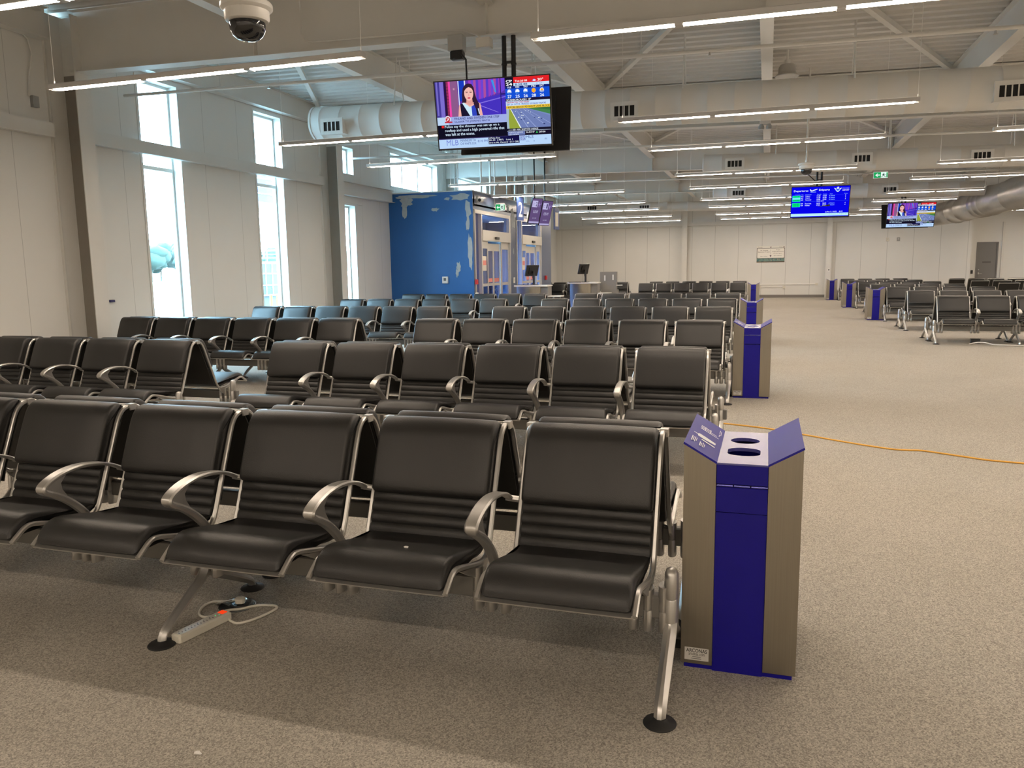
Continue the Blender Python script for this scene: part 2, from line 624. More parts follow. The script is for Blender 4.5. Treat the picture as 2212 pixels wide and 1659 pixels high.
# steel door at the far right
d = bpy.data.objects.new('door_3', None)
COL.objects.link(d)
d.location = (9.435, 41.0, 0)
struct(d)
mb = MB()
mb.box(-.385, .385, .03, .075, .01, 2.38)
mb.build('door_leaf', m_grey, d, smooth=0)
mb = MB()
mb.box(-.435, -.385, -.02, .12, 0, 2.43)
mb.box(.385, .435, -.02, .12, 0, 2.43)
mb.box(-.385, .385, -.02, .12, 2.38, 2.43)
mb.build('door_frame', m_grey, d, smooth=0)
mb = MB()
mb.box(-.32, -.28, .0, .03, .99, 1.08)
mb.tube([(-.30, -.02, 1.02), (-.17, -.02, 1.02)], .011)
mb.tube([(-.30, .03, 1.02), (-.30, -.02, 1.02)], .011)
mb.lathe([(.02, -.01), (.02, .03)], (-.30, 0, 1.2), 12, 0, 'y')
mb.build('door_handle', m_alu, d)
mb = MB()
mb.box(-.17, .17, .018, .03, 1.50, 1.57)
mb.build('door_plate', pbr('plate_grey', (.10, .095, .09), .4), d, smooth=0)

# ---------------------------------------------------------------- roof deck: trapezoidal ribs running left to right
mb = MB()
pitch, dep = .30, .075
prof = []
y = YB - .2
while y < 41.3:
    prof += [(y, dep), (y + .10, dep), (y + .14, 0), (y + .26, 0)]
    y += pitch
prof.append((y, dep))
n = len(prof)
x0, x1 = XL - .3, XR + .3
vs_ = [(x0, yy, zd(x0) + dz) for yy, dz in prof] + [(x1, yy, zd(x1) + dz) for yy, dz in prof]
mb.add(vs_, [(i, i + 1, n + i + 1, n + i) for i in range(n - 1)])
mb.add([(x0, YB - .3, zd(x0) + .2), (x1, YB - .3, zd(x1) + .2), (x1, 41.4, zd(x1) + .2), (x0, 41.4, zd(x0) + .2)], [(0, 1, 2, 3)])
struct(raw(mb, 'ceiling', m_deck))

# ---------------------------------------------------------------- portal frames: rafters and wall columns
for i, yb in enumerate(BAYS):
    mb = MB()
    xa, xb = -10.02, XR - .02
    def sl(z0f, z1f, ya, yc):
        mb.add([(xa, ya, z0f(xa)), (xb, ya, z0f(xb)), (xb, yc, z0f(xb)), (xa, yc, z0f(xa)),
                (xa, ya, z1f(xa)), (xb, ya, z1f(xb)), (xb, yc, z1f(xb)), (xa, yc, z1f(xa))],
               [(0, 3, 2, 1), (4, 5, 6, 7), (0, 1, 5, 4), (1, 2, 6, 5), (2, 3, 7, 6), (3, 0, 4, 7)])
    sl(lambda x: zr(x) + .014, lambda x: zd(x) - .012, yb - .006, yb + .006)
    sl(lambda x: zr(x), lambda x: zr(x) + .014, yb - .11, yb + .11)
    sl(lambda x: zd(x) - .014, lambda x: zd(x) - .001, yb - .11, yb + .11)
    for xs in (-6.85, -3.45, -.1, 3.3, 6.7, 10.1):
        mb.box(xs - .005, xs + .005, yb - .10, yb + .10, zr(xs) + .014, zd(xs) - .014)
    o = mb.build('roof_rafter', m_struct, smooth=0)
    o['kind'] = 'structure'
    o.name = 'trim_rafter'
    # column: inner flange, web, outer flange
    c = bpy.data.objects.new('trim_column', None)
    COL.objects.link(c)
    c.location = (XL, yb, 0)
    struct(c)
    mb = MB()
    mb.box(.385, .40, -.14, .14, 0, zr(-9.95) + .01)
    mb.box(.385, .40, -.14, .14, zr(-9.95), 5.38)
    mb.box(.03, .05, -.29, .15, 0, 5.40)
    mb.box(.05, .385, -.006, .006, zr(-9.95) - .02, 5.38)
    mb.box(.0, .05, -.30, -.285, 0, 5.4)
    mb.build('column_flange', m_struct, c, smooth=0)
    mb = MB()
    mb.box(.05, .385, -.006, .006, 0, zr(-9.95) - .02)
    mb.build('column_web', m_taupe, c, smooth=0)

# purlin beams running away from the viewer
k = 0
for xp in (-6.85, -3.45, -.1, 3.3, 6.7, 10.1):
    for j in range(len(BAYS)):
        ya = BAYS[j] + .02
        yb2 = BAYS[j + 1] - .02 if j + 1 < len(BAYS) else YF - .02
        zt, zb = zd(xp) - .002, zd(xp) - .50
        mb = MB()
        mb.box(xp - .005, xp + .005, ya, yb2, zb + .012, zt - .012)
        mb.box(xp - .09, xp + .09, ya, yb2, zb, zb + .012)
        mb.box(xp - .09, xp + .09, ya, yb2, zt - .012, zt)
        o = mb.build('trim_purlin', m_struct, smooth=0)
        struct(o)
# eave beams and girts along the left wall
for j in range(len(BAYS)):
    ya = BAYS[j] + .16
    yb2 = BAYS[j + 1] - .31 if j + 1 < len(BAYS) else YF - .02
    mb = MB()
    mb.box(XL + .10, XL + .112, ya, yb2, 5.01, 5.43)
    mb.box(XL + .02, XL + .20, ya, yb2, 4.995, 5.01)
    mb.box(XL + .02, XL + .20, ya, yb2, 5.43, 5.442)
    struct(mb.build('trim_eave', m_struct, smooth=0))
    if j in (0, 1, 2):
        mb = MB()
        mb.box(XL + .13, XL + .145, ya, yb2 - .04, 3.60, 3.805)
        mb.box(XL + .03, XL + .13, ya, yb2 - .04, 3.60, 3.612)
        mb.box(XL + .03, XL + .13, ya, yb2 - .04, 3.793, 3.805)
        struct(mb.build('trim_girt', m_struct, smooth=0))
mb = MB()
mb.box(XL + .12, XL + .135, 17.84, 21.0, 3.46, 3.78)
mb.box(XL + .02, XL + .22, 17.84, 21.0, 3.45, 3.462)
mb.box(XL + .02, XL + .22, 17.84, 21.0, 3.775, 3.787)
mb.box(XL + .003, XL + .05, 18.05, 19.42, 3.27, 3.45)
mb.box(XL + .003, XL + .05, 18.1, 19.35, 3.82, 3.98)
struct(mb.build('trim_lintel', m_struct, smooth=0))
# far wall: cap beam and columns
mb = MB()
mb.box(XL + .05, 8.45, YF - .16, YF - .001, 3.47, 3.63)
mb.box(XL + .05, 8.45, YF - .10, YF - .001, 3.42, 3.46)
struct(mb.build('trim_cap', m_struct, smooth=0))
for xc in (-3.86, 2.72):
    mb = MB()
    mb.box(xc - .12, xc + .12, YF - .25, YF - .235, 0, 5.25)
    mb.box(xc - .006, xc + .006, YF - .235, YF - .02, 0, 5.25)
    mb.box(xc - .12, xc + .12, YF - .02, YF - .002, 0, 5.25)
    struct(mb.build('trim_column', m_struct, smooth=0))
mb = MB()
mb.box(9.98, 10.06, 40.9, 41.0, 0, 3.3)
struct(mb.build('trim_riser', m_struct, smooth=0))

# diagonal braces under the deck
for j in range(1, len(BAYS) - 1):
    ya, yb2 = BAYS[j] + .15, BAYS[j + 1] - .15
    ym = (ya + yb2) / 2
    for a, b in (((-6.8, ya), (-10.2, yb2 - .3)), ((-6.8, ya), (-3.5, yb2)), ((-3.3, yb2 - .4), (-.2, ya)), ((.0, ya), (3.2, yb2))):
        mb = MB()
        z0 = zd(a[0]) - .10
        z1 = zd(b[0]) - .10
        v = Vector((b[0] - a[0], b[1] - a[1], 0)).normalized()
        nn = Vector((-v.y, v.x, 0)) * .045
        A, B = Vector((*a, z0)), Vector((*b, z1))
        mb.loft([[tuple(A + nn), tuple(A - nn), tuple(A - nn + Vector((0, 0, .085))), tuple(A - nn * .8 + Vector((0, 0, .085))), tuple(A - nn * .8 + Vector((0, 0, .008))), tuple(A + nn + Vector((0, 0, .008)))],
                 [tuple(B + nn), tuple(B - nn), tuple(B - nn + Vector((0, 0, .085))), tuple(B - nn * .8 + Vector((0, 0, .085))), tuple(B - nn * .8 + Vector((0, 0, .008))), tuple(B + nn + Vector((0, 0, .008)))]])
        struct(mb.build('trim_brace', m_struct, smooth=0))

# ---------------------------------------------------------------- blue vestibule with two sliding door sets
VX, VY0, VY1, VH = -7.8, 21.03, 29.3, 3.69
mb = MB()
holed_wall(mb, 'y', VY0, VY0 + .15, XL, VX, 0, VH, [])
struct(raw(mb, 'wall_vestibule_front', m_vblue))
DH = [(21.13, 24.38, 0, 3.2), (25.05, 28.05, 0, 3.2)]
mb = MB()
holed_wall(mb, 'x', VX, VX - .15, VY0 + .15, VY1, 0, VH, DH)
mb.box(VX, VX + .002, VY0 + .001, VY0 + .15, 0, VH)
mb.box(XL, VX, VY1, VY1 + .15, 0, VH)
struct(raw(mb, 'wall_vestibule_side', m_vsheen))
mb = MB()
mb.box(XL, VX + .001, VY0, VY1 + .15, VH, VH + .03)
mb.box(XL, VX, VY0 + .15, VY1, 3.3, 3.35)
struct(raw(mb, 'trim_vestibule_roof', m_white))

def blob(mb, o, ax, u, v, ru, rv, seed, n=16, off=.004):
    rnd = random.Random(seed)
    pts = []
    for k in range(n):
        a = 2 * pi * k / n
        r = 1 + rnd.uniform(-.32, .28)
        pts.append((u + ru * r * cos(a), v + rv * r * sin(a)))
    if ax == 'y':
        mb.add([(p[0], o - off, p[1]) for p in pts], [tuple(range(n))])
    else:
        mb.add([(o + off, p[0], p[1]) for p in pts], [tuple(range(n))])
mb = MB()
for s_, (x_, z_, rx, rz_) in enumerate([(-9.55, 3.60, .60, .05), (-9.80, 3.45, .20, .13), (-9.87, 3.20, .07, .22), (-8.15, 3.55, .30, .09), (-7.93, 3.20, .08, .28), (-7.95, 2.80, .05, .2), (-7.90, 2.1, .065, .45), (-7.88, 1.75, .05, .22), (-8.92, 3.22, .12, .05), (-8.25, 1.62, .07, .14), (-8.30, 1.45, .045, .10), (-8.55, 3.50, .08, .04)]):
    blob(mb, VY0, 'y', x_, z_, rx, rz_, s_, off=.002 + .0006 * s_)
o = raw(mb, 'trim_filler_front', m_filler)
struct(o)
mb = MB()
for s_, (y_, z_, rx, rz_) in enumerate([(21.12, 3.45, .07, .22), (21.4, 3.5, .10, .1), (24.7, 3.10, .28, .33), (24.2, 3.4, .12, .12), (25.2, 3.35, .1, .16), (23.5, 3.46, .07, .09), (21.10, 2.9, .05, .3), (26.4, 3.3, .18, .16), (24.72, 2.1, .05, .1), (22.9, 3.55, .05, .1)]):
    blob(mb, VX, 'x', y_, z_, rx, rz_, 40 + s_, off=.002 + .0006 * s_)
struct(raw(mb, 'trim_filler_side', m_filler))

for di, (y0, y1, _, zt) in enumerate(DH):
    W = y1 - y0
    d = bpy.data.objects.new('door_%d' % (di + 1), None)
    COL.objects.link(d)
    d.location = (VX, y0, 0)
    struct(d)
    # outer frame and header (local y from 0 to W)
    mb = MB()
    f = .06
    mb.box(-.16, .02, 0, f, 0, zt)
    mb.box(-.16, .02, W - f, W, 0, zt)
    mb.box(-.16, .02, f, W - f, zt - .10, zt)
    mb.box(-.16, .03, .50, .58, 0, zt - .10)
    mb.box(-.16, .05, .58, W - f, 2.36, 2.66)
    mb.box(-.16, .02, W - .14, W - f, 2.66, zt - .1)
    mb.build('door_frame', m_frame, d, smooth=0)
    mb = MB()
    mb.box(-.075, -.068, f, .50, .10, zt - .10)
    mb.box(-.075, -.068, .58, W - .14, 2.66, zt - .10)
    mb.build('transom_glass', m_dglass, d, smooth=0)
    # two fixed side leaves, two sliding leaves
    ys = [.60, 1.22, 1.83, 2.46, W - f - .01]
    for q in range(4):
        a, b = ys[q], ys[q + 1]
        xx = -.05 if q in (0, 3) else -.10
        mb = MB()
        s_ = .06
        zt2 = 2.36 if q in (0, 3) else 2.30
        mb.box(xx - .02, xx + .02, a, a + s_, .01, zt2)
        mb.box(xx - .02, xx + .02, b - s_, b, .01, zt2)
        mb.box(xx - .02, xx + .02, a + s_, b - s_, zt2 - .22, zt2)
        mb.box(xx - .02, xx + .02, a + s_, b - s_, .01, .16)
        mb.box(xx - .02, xx + .02, a + s_, b - s_, 1.05, 1.13)
        leaf = mb.build('door_leaf', m_frame, d, smooth=0)
        mb = MB()
        mb.box(xx - .004, xx + .003, a + s_, b - s_, .16, 1.05)
        mb.box(xx - .004, xx + .003, a + s_, b - s_, 1.13, zt2 - .22)
        mb.build('door_glass', m_dglass, leaf, smooth=0)
        if q in (1, 2):
            mb = MB()
            mb.box(xx + .004, xx + .006, a + s_ + .02, b - s_ - .02, 1.16, 1.27)
            mb.build('door_sticker', pbr('pink_sticker', (.75, .25, .20), .5), leaf, smooth=0)
        if q == 0:
            mb = MB()
            mb.box(xx + .004, xx + .006, a + .12, b - .12, 1.50, 1.92)
            mb.box(xx + .006, xx + .007, a + .14, b - .14, 1.66, 1.80, 1)
            mb.build('door_notice', [m_ext, pbr('pink_sticker', (.75, .25, .20), .5)], leaf, smooth=0)
    mb = MB()
    mb.box(.05, .09, 1.65, 1.95, 2.42, 2.49)
    mb.build('door_sensor', m_plastic, d, smooth=0)

# ================================================================== beam seating
PITCH_S = 0.69
def smooth_path(pts, n=4):
    """Catmull-Rom through 2D points"""
    out = []
    P = [pts[0]] + list(pts) + [pts[-1]]
    for i in range(1, len(P) - 2):
        p0, p1, p2, p3 = P[i - 1], P[i], P[i + 1], P[i + 2]
        for k in range(n):
            t = k / n
            out.append(tuple(.5 * ((2 * b) + (-a + c) * t + (2 * a - 5 * b + 4 * c - d) * t * t + (-a + 3 * b - 3 * c + d) * t ** 3)
                             for a, b, c, d in zip(p0, p1, p2, p3)))
    out.append(tuple(pts[-1]))
    return out

def seat_meshes():
    """meshes of one seat, centred on x=0; backs towards +y, sitter looks to -y"""
    res = {}
    fr = MB()
    line = smooth_path([(-.012, .880), (-.050, .868), (-.088, .825), (-.135, .715), (-.205, .545), (-.252, .432), (-.282, .388), (-.325, .372), (-.40, .380), (-.52, .412), (-.625, .440), (-.672, .438), (-.715, .412), (-.748, .388)], 3)
    for sx in (-1, 1):
        fr.flat(line, .022, .020, 0, x=sx * .284)
        # cast web from the frame to its post
        fr.prism([(-.262, .40), (-.315, .362), (-.395, .368), (-.50, .395), (-.60, .42), (-.50, .365), (-.435, .335), (-.375, .30), (-.345, .31), (-.30, .345)], sx * .284 - .006, sx * .284 + .006)
    fr.tube([(-.28, -.020, .878), (.28, -.020, .878)], .009, 6)
    fr.flat([(-.712, .396), (-.752, .384)], .56, .005)
    fr.tube([(-.27, -.43, .362), (.27, -.43, .362)], .012, 6)
    # link clip
    fr.box(.272, .306, -.020, .022, .880, .892)
    fr.box(.298, .306, -.02, .020, .86, .880)
    res['seat_frame'] = fr
    sc_ = MB()
    sc_.cushion(smooth_path([(-.245, .428), (-.36, .434), (-.50, .465), (-.60, .486), (-.655, .490), (-.703, .472), (-.738, .435), (-.748, .404)], 3) + smooth_path([(-.730, .390), (-.70, .405), (-.64, .440), (-.56, .432), (-.40, .394), (-.32, .385), (-.27, .400)], 2), .272, .020)
    res['seat_cushion'] = sc_
    bc = MB()
    bc.cushion(smooth_path([(-.205, .588), (-.232, .598), (-.240, .628), (-.205, .72), (-.168, .81), (-.140, .865), (-.105, .897), (-.062, .906), (-.030, .890)], 3) + [(-.045, .868), (-.078, .822), (-.125, .712), (-.168, .61), (-.178, .588)], .272, .018)
    res['back_cushion'] = bc
    lc = MB()
    front = []
    for k in range(4):
        za = .596 - k * .044
        for t in (0.02, .14, .5, .86):
            z = za - .044 * t
            bulge = {0.02: .000, .14: .0055, .5: .0085, .86: .0055}[t]
            front.append((-.196 - (.60 - z) * .36 - bulge - .008, z))
    front.append((-.262, .420))
    back = [(-.236, .415), (-.205, .50), (-.172, .585), (-.180, .598)]
    lc.cushion(front + back, .271, .007)
    res['lumbar_cushion'] = lc
    bp = MB()
    bp.flat([(-.030, .862), (-.062, .80), (-.105, .70), (-.165, .55), (-.185, .475)], .545, .006, ch=.1)
    res['back_panel'] = bp
    return res

def arm_mesh():
    a = MB()
    pts = smooth_path([(-.150, .580), (-.178, .601), (-.235, .628), (-.310, .650), (-.400, .662), (-.480, .660), (-.550, .646), (-.605, .624), (-.626, .604), (-.612, .586), (-.565, .562), (-.505, .525), (-.445, .475), (-.395, .420), (-.368, .370), (-.360, .33)], 3)
    n = len(pts)
    th = []
    wd = []
    for i in range(n):
        t = i / (n - 1)
        th.append(.014 + .008 * min(1, t * 2.2) if t < .5 else .022 + .010 * min(1, abs(t - .5) * 3))
        wd.append(.030 + .026 * min(1, t * 3.5) if t < .62 else max(.034, .056 - .05 * (t - .62)))
    a.flat(pts, wd, th, ch=.35)
    # web in the crook of the arm
    a.prism([(-.57, .632), (-.615, .610), (-.60, .590), (-.53, .55), (-.50, .54), (-.525, .58), (-.53, .61), (-.50, .64)], -.013, .013)
    a.tube([(-.016, -.160, .592), (.055, -.150, .583)], .014, 8)
    return a

def post_mesh():
    p = MB()
    for dx in (-.058, 0, .058):
        zt = .375 if dx else .36
        ring = lambda z, k: [(dx + .021 * k * cos(2 * pi * i / 12), -.405 + .038 * k * sin(2 * pi * i / 12), z) for i in range(12)]
        p.loft([ring(.195, .9), ring(.20, 1.0), ring(.275, 1.0), ring(.277, .93), ring(.280, .93), ring(.282, 1), ring(zt, 1.0)])
    return p

def leg_mesh(end):
    l = MB()
    zt = .445 if end else .33
    def sec(y, z, hx, hy, ny=0, nz=1):
        return [(hx * cos(2 * pi * k / 14), y + hy * sin(2 * pi * k / 14) * nz, z + hy * sin(2 * pi * k / 14) * (-ny)) for k in range(14)]
    if end:
        l.loft([sec(-.405, zt, .010, .012), sec(-.405, zt - .006, .020, .024), sec(-.405, zt - .022, .026, .034), sec(-.405, .335, .028, .040), sec(-.405, .330, .026, .038), sec(-.405, .326, .028, .040), sec(-.405, .24, .028, .044)])
    for sy in (-1, 1):
        yc = -.405
        pts = smooth_path([(yc, .325), (yc + sy * .004, .255), (yc + sy * .045, .195), (yc + sy * .15, .135), (yc + sy * .255, .076), (yc + sy * .302, .045), (yc + sy * .315, .012)], 3)
        n = len(pts)
        l.flat(pts, [.054 - .014 * i / n for i in range(n)], [.066 - .032 * min(1, i / n * 1.25) for i in range(n)], ch=.4)
    return l

def pad_mesh():
    p = MB()
    p.lathe([(.056, 0), (.058, .004), (.054, .009), (.030, .014), (.022, .022), (.0, .022)], (0, 0, 0), 24)
    return p

SEAT = seat_meshes()
def proto_bench(n, arms=None):
    """one beam with n seats; x runs from the aisle end (0) to the left; the bench faces -y; y=0 is the back-to-back centre line"""
    root = empty('beam_seating', (0, 0, 0), 'x', 'airport seating')
    L = n * PITCH_S
    mb = MB()
    mb.bbox(-L - .03, .07, -.428, -.382, .248, .336, .006)
    beam = mb.build('support_beam', m_beam, root, smooth=30)
    first = {}
    def put(name, src, mat, parent, x, y=0):
        if name not in first:
            o = src.build(name, mat, parent, smooth=42)
            o.location = (x, y, 0)
            first[name] = o
            return o
        o = first[name].copy()
        COL.objects.link(o)
        o.parent = parent
        o.location = (x, y, 0)
        return o
    for k in range(n):
        xc = -.295 - k * PITCH_S
        s = put('seat', SEAT['seat_frame'], m_alu, root, xc)
        for nm in ('seat_cushion', 'back_cushion', 'lumbar_cushion'):
            put(nm, SEAT[nm], m_leather, s, 0)
        put('back_panel', SEAT['back_panel'], m_perf, s, 0)
    am, pm = arm_mesh(), post_mesh()
    for k in range(n + 1):
        xg = .05 - k * PITCH_S
        if 0 < k < n:
            put('armrest', am, m_alu, root, xg)
        put('seat_bracket', pm, m_alu, root, xg if 0 < k < n else (xg - .06 if k == 0 else xg + .06))
    stops = [0, 3, 6] if n == 6 else ([0, 2, 4] if n == 4 else [0, n])
    for q, k in enumerate(stops):
        end = k in (0, n)
        xg = .05 - k * PITCH_S + (.025 if k == 0 else (-.025 if k == n else 0))
        lg = put('leg' if end else 'leg_mid', leg_mesh(end), m_alu, root, xg)
        if not end:
            lg.name = 'leg'
        for sy in (-1, 1):
            put('foot_pad', pad_mesh(), m_rubber, lg, 0, -.405 + sy * .315)
    index_kids(root)
    return root

PB = {}
def bench(n, xr, yc, facing, label, group=None):
    """xr: x of the aisle-side (right) seat edge"""
    if n not in PB:
        r = proto_bench(n)
        PB[n] = r
    else:
        r = copy_tree(PB[n])
    if facing == 'front':
        r.location = (xr, yc, 0)
        r.rotation_euler = (0, 0, 0)
    else:
        L = n * PITCH_S - .10
        r.location = (xr - L, yc, 0)
        r.rotation_euler = (0, 0, pi)
    r['label'] = label
    if group:
        r['group'] = group
    elif 'group' in r:
        del r['group']
    return r
ORD = ['nearest', 'second', 'third', 'fourth', 'fifth', 'sixth']
LY = [3.29, 6.56, 9.90, 13.22, 16.55, 19.85]
for i, yc in enumerate(LY):
    xr = -.38 - .012 * (yc - 3.29)
    w_ = 'nearest' if i == 0 else ORD[i]
    bench(6, xr, yc, 'front', 'six-seat black bench facing the camera, aisle side, %s row from the camera' % w_, 'six-seat benches facing the camera beside the aisle')
    bench(6, xr, yc, 'rear', 'six-seat black bench facing away, aisle side, %s row from the camera' % w_, 'six-seat benches facing away beside the aisle')
    if i:
        bench(6, -5.38, yc, 'front', 'six-seat black bench facing the camera, window side, %s row from the camera' % w_, 'six-seat benches facing the camera beside the windows')
        bench(6, -5.38, yc, 'rear', 'six-seat black bench facing away, window side, %s row from the camera' % w_, 'six-seat benches facing away beside the windows')
for i, yc in enumerate((31.4, 34.7)):
    w_ = ['nearer', 'farther'][i]
    for f_, t_ in (('front', 'facing the camera'), ('rear', 'facing away')):
        bench(6, -.73 - .03 * i, yc, f_, 'six-seat black bench %s, aisle side, %s of two rows beyond the desks' % (t_, w_), 'benches beyond the gate desks')
        bench(6, -5.66 - .05 * i, yc, f_, 'six-seat black bench %s, wall side, %s of two rows beyond the desks' % (t_, w_), 'benches beyond the gate desks')
RY = [17.69, 21.0, 24.22, 27.55, 30.85, 34.15, 37.4]
RORD = ['nearest', 'second', 'third', 'fourth', 'fifth', 'sixth', 'farthest']
for i, yc in enumerate(RY):
    xl = 3.22 - .009 * (yc - 17.7)
    xr = xl + 4 * PITCH_S - .02
    for f_, t_ in (('front', 'facing the camera'), ('rear', 'facing away')):
        bench(4, xr - .08, yc, f_, 'four-seat black bench %s, right of the aisle, %s row from the camera' % (t_, RORD[i]), 'four-seat benches right of the aisle')
for i, yc in enumerate((28.7, 32.3, 36.0)):
    bench(4, 7.0 + 4 * PITCH_S - .1, yc, 'rear', 'four-seat bench showing dark back panels at the far right, %s of three' % ['nearest', 'middle', 'farthest'][i], 'benches at the far right')

# ================================================================== recycling bins
def holed_top(w2, y0, y1, z, shapes, m=0):
    import bmesh
    bm = bmesh.new()
    def loop(pts):
        vv = [bm.verts.new((x, y, z)) for x, y in pts]
        for i in range(len(vv)):
            bm.edges.new((vv[i], vv[(i + 1) % len(vv)]))
    loop([(-w2, y0), (w2, y0), (w2, y1), (-w2, y1)])
    for s_ in shapes:
        loop(s_)
    bmesh.ops.triangle_fill(bm, use_beauty=True, edges=bm.edges[:])
    bm.verts.ensure_lookup_table()
    bm.verts.index_update()
    v = [tuple(q.co) for q in bm.verts]
    f = [tuple(x.index for x in fc.verts) for fc in bm.faces]
    bm.free()
    return v, f

def proto_bin():
    root = empty('recycling_bin', (0, 0, 0), 'x', 'bin', 'recycling bins at the row ends')
    D = .295
    A, B = .094, .213
    zi, zo = .833, .903
    # blue carcass
    mb = MB()
    mb.box(-A + .001, A - .001, -D + .006, D - .006, .0, .64)
    mb.box(-B + .012, B - .012, -D + .012, D - .012, .0, .03)
    mb.box(-A + .002, A - .002, D - .03, D - .004, .64, .82)
    mb.build('bin_body', m_blue, root, smooth=0)
    mb = MB()
    mb.bbox(-A + .0015, A - .0015, -D - .006, -D + .012, .645, .742, .002)
    mb.build('lower_flap', m_blue, root, smooth=0)
    mb = MB()
    mb.bbox(-A + .0015, A - .0015, -D - .002, -D + .012, .752, zi - .004, .002)
    mb.build('upper_flap', m_blue, root, smooth=0)
    mb = MB()
    for q in range(3):
        mb.tube([(-A + .004 + q * .062, -D - .003, .747), (-A + .062 + q * .062, -D - .003, .747)], .0042, 8)
    mb.build('hinge', pbr('blue_hinge_metal', (.10, .10, .36), .25, .7), root)
    # stainless side boxes whose tops follow the slanted wings
    for sx in (-1, 1):
        mb = MB()
        q = [(A, .022), (B, .022), (B, zo - .006), (A, zi - .006)]
        mb.prism([(sx * a, z) for a, z in q], -D, D, 'y')
        mb.build('steel_side', m_inox, root, smooth=0)
        mb = MB()
        q = [(A - .002, zi - .006), (B + .003, zo - .004), (B + .001, zo + .004), (A - .003, zi + .002)]
        mb.prism([(sx * a, z) for a, z in q], -D - .004, D + .004, 'y')
        wing = mb.build('sign_wing', m_wing, root, smooth=0)
        if sx < 0:
            pc = Pic(1, 1, lambda c: pbr('sign_white_%d_%d_%d' % c, srgb(c), .5))
            W, S = (235, 238, 245), (90, 120, 200)
            def Q(u, v):            # picture frame -> wing surface parameters
                return (u, v)
            # comb-like tray of thin bars
            pc.rect(.10, .34, .13, .80, W)
            for k in range(7):
                pc.rect(.13, .36 + k * .055, .20, .375 + k * .055, W)
            pc.rect(.20, .36, .215, .76, W)
            for k, (a, b) in enumerate([(.27, .90), (.33, .84), (.40, .92)]):
                pc.poly([(.24 + k * .05, .25), (.265 + k * .05, .25), (.275 + k * .05, a + .5), (.262 + k * .05, b)], W)
            pc.rect(.24, .58, .38, .61, W)
            pc.rect(.24, .40, .38, .42, W)
            pc.poly([(.56, .28), (.60, .22), (.65, .26), (.66, .48), (.64, .86), (.58, .86), (.56, .5)], W)
            pc.poly([(.69, .40), (.72, .40), (.73, .86), (.70, .86)], W)
            pc.poly([(.595, .10), (.61, .10), (.62, .22), (.60, .22)], W)
            for a, b, c_, d_ in ((.74, .10, .90, .13), (.76, .15, .88, .175), (.74, .20, .90, .225), (.75, .25, .86, .27), (.80, .38, .93, .41), (.82, .43, .92, .455), (.79, .48, .93, .505), (.82, .53, .92, .55), (.08, .88, .20, .905), (.24, .88, .32, .905), (.10, .93, .26, .95)):
                pc.rect(a, b, c_, d_, W)
            nrm = Vector((zo - zi, 0, B - A)).normalized()
            for half in (0, 1):
                g = MB()
                for fc, mi_ in zip(pc.mb.f, pc.mb.m):
                    cu = sum(pc.mb.v[i][0] for i in fc) / len(fc)
                    if (cu > -.06) != bool(half):
                        continue
                    vv = []
                    for i in fc:
                        x, y, z = pc.mb.v[i]
                        u, v = x + .5, .5 - z
                        # u runs along the wing, v from its outer to its inner edge
                        t = 1 - v
                        base = Vector((-(A + (B - A) * t * .94 + .004), D * .9 - u * 1.8 * D, zi + .0022 + (zo - zi) * t * .94 + .0003))
                        vv.append(tuple(base + nrm * (.0006 - y * 6)))
                    g.add(vv, [tuple(range(len(vv)))], mi_)
                raw(g, 'sign_graphic', pc.mats, wing)
    # top plate with two openings
    circ = [(.058 * cos(2 * pi * k / 28), .115 + .058 * sin(2 * pi * k / 28)) for k in range(28)]
    dsh = [(.062 * cos(pi * k / 14) * 1.0, -.095 + .045 * max(0, sin(pi * k / 14)) + .028) for k in range(15)] + [(-.062, -.125)] + [(-.062 * cos(pi * k / 10), -.125 - .040 * sin(pi * k / 10)) for k in range(1, 10)] + [(.062, -.125)]
    v, f = holed_top(A - .002, -D - .002, D + .002, zi, [circ, dsh])
    mb = MB()
    mb.add(v, f)
    for shp in (circ, dsh):
        n = len(shp)
        mb.add([(x, y, zi) for x, y in shp] + [(x, y, zi - .014) for x, y in shp], [(i, (i + 1) % n, n + (i + 1) % n, n + i) for i in range(n)])
    mb.add([(-A + .002, -D - .002, zi), (A - .002, -D - .002, zi), (A - .002, -D - .002, zi - .008), (-A + .002, -D - .002, zi - .008)], [(0, 1, 2, 3)])
    top = raw(mb, 'top_plate', m_lilac, root)
    mb = MB()
    rnd = random.Random(3)
    g = 9
    vs_ = [(-.09 + .18 * i / g, -.2 + .4 * j / g, .655 + rnd.uniform(0, .035) + .03 * ((i in (0, g)) or (j in (0, g)))) for i in range(g + 1) for j in range(g + 1)]
    mb.add(vs_, [(i * (g + 1) + j, (i + 1) * (g + 1) + j, (i + 1) * (g + 1) + j + 1, i * (g + 1) + j + 1) for i in range(g) for j in range(g)])
    for a in ((-.085, -.083, -.28, .28), (.083, .085, -.28, .28), (-.085, .085, -.28, -.278), (-.085, .085, .278, .28)):
        mb.box(a[0], a[1], a[2], a[3], .655, .824)
    raw(mb, 'bin_liner', pbr('black_bag', (.01, .01, .01), .25), root)
    # maker's sticker on the left steel side
    pc = Pic(.092, .052, lambda c: pbr('sticker_%d_%d_%d' % c, srgb(c), .5))
    pc.rect(0, 0, 1, 1, (205, 203, 198))
    pc.text('ARCONAS', .07, .08, .93, .38, (15, 15, 15), .012)
    pc.text('arconas.com', .17, .44, .83, .62, (25, 25, 25))
    pc.rect(.32, .70, .68, .75, (110, 108, 105))
    pc.rect(.28, .84, .70, .89, (110, 108, 105))
    pc.build('maker_sticker', root, (-.152, -D - .0006, .062))
    index_kids(root)
    return root
pbin = proto_bin()
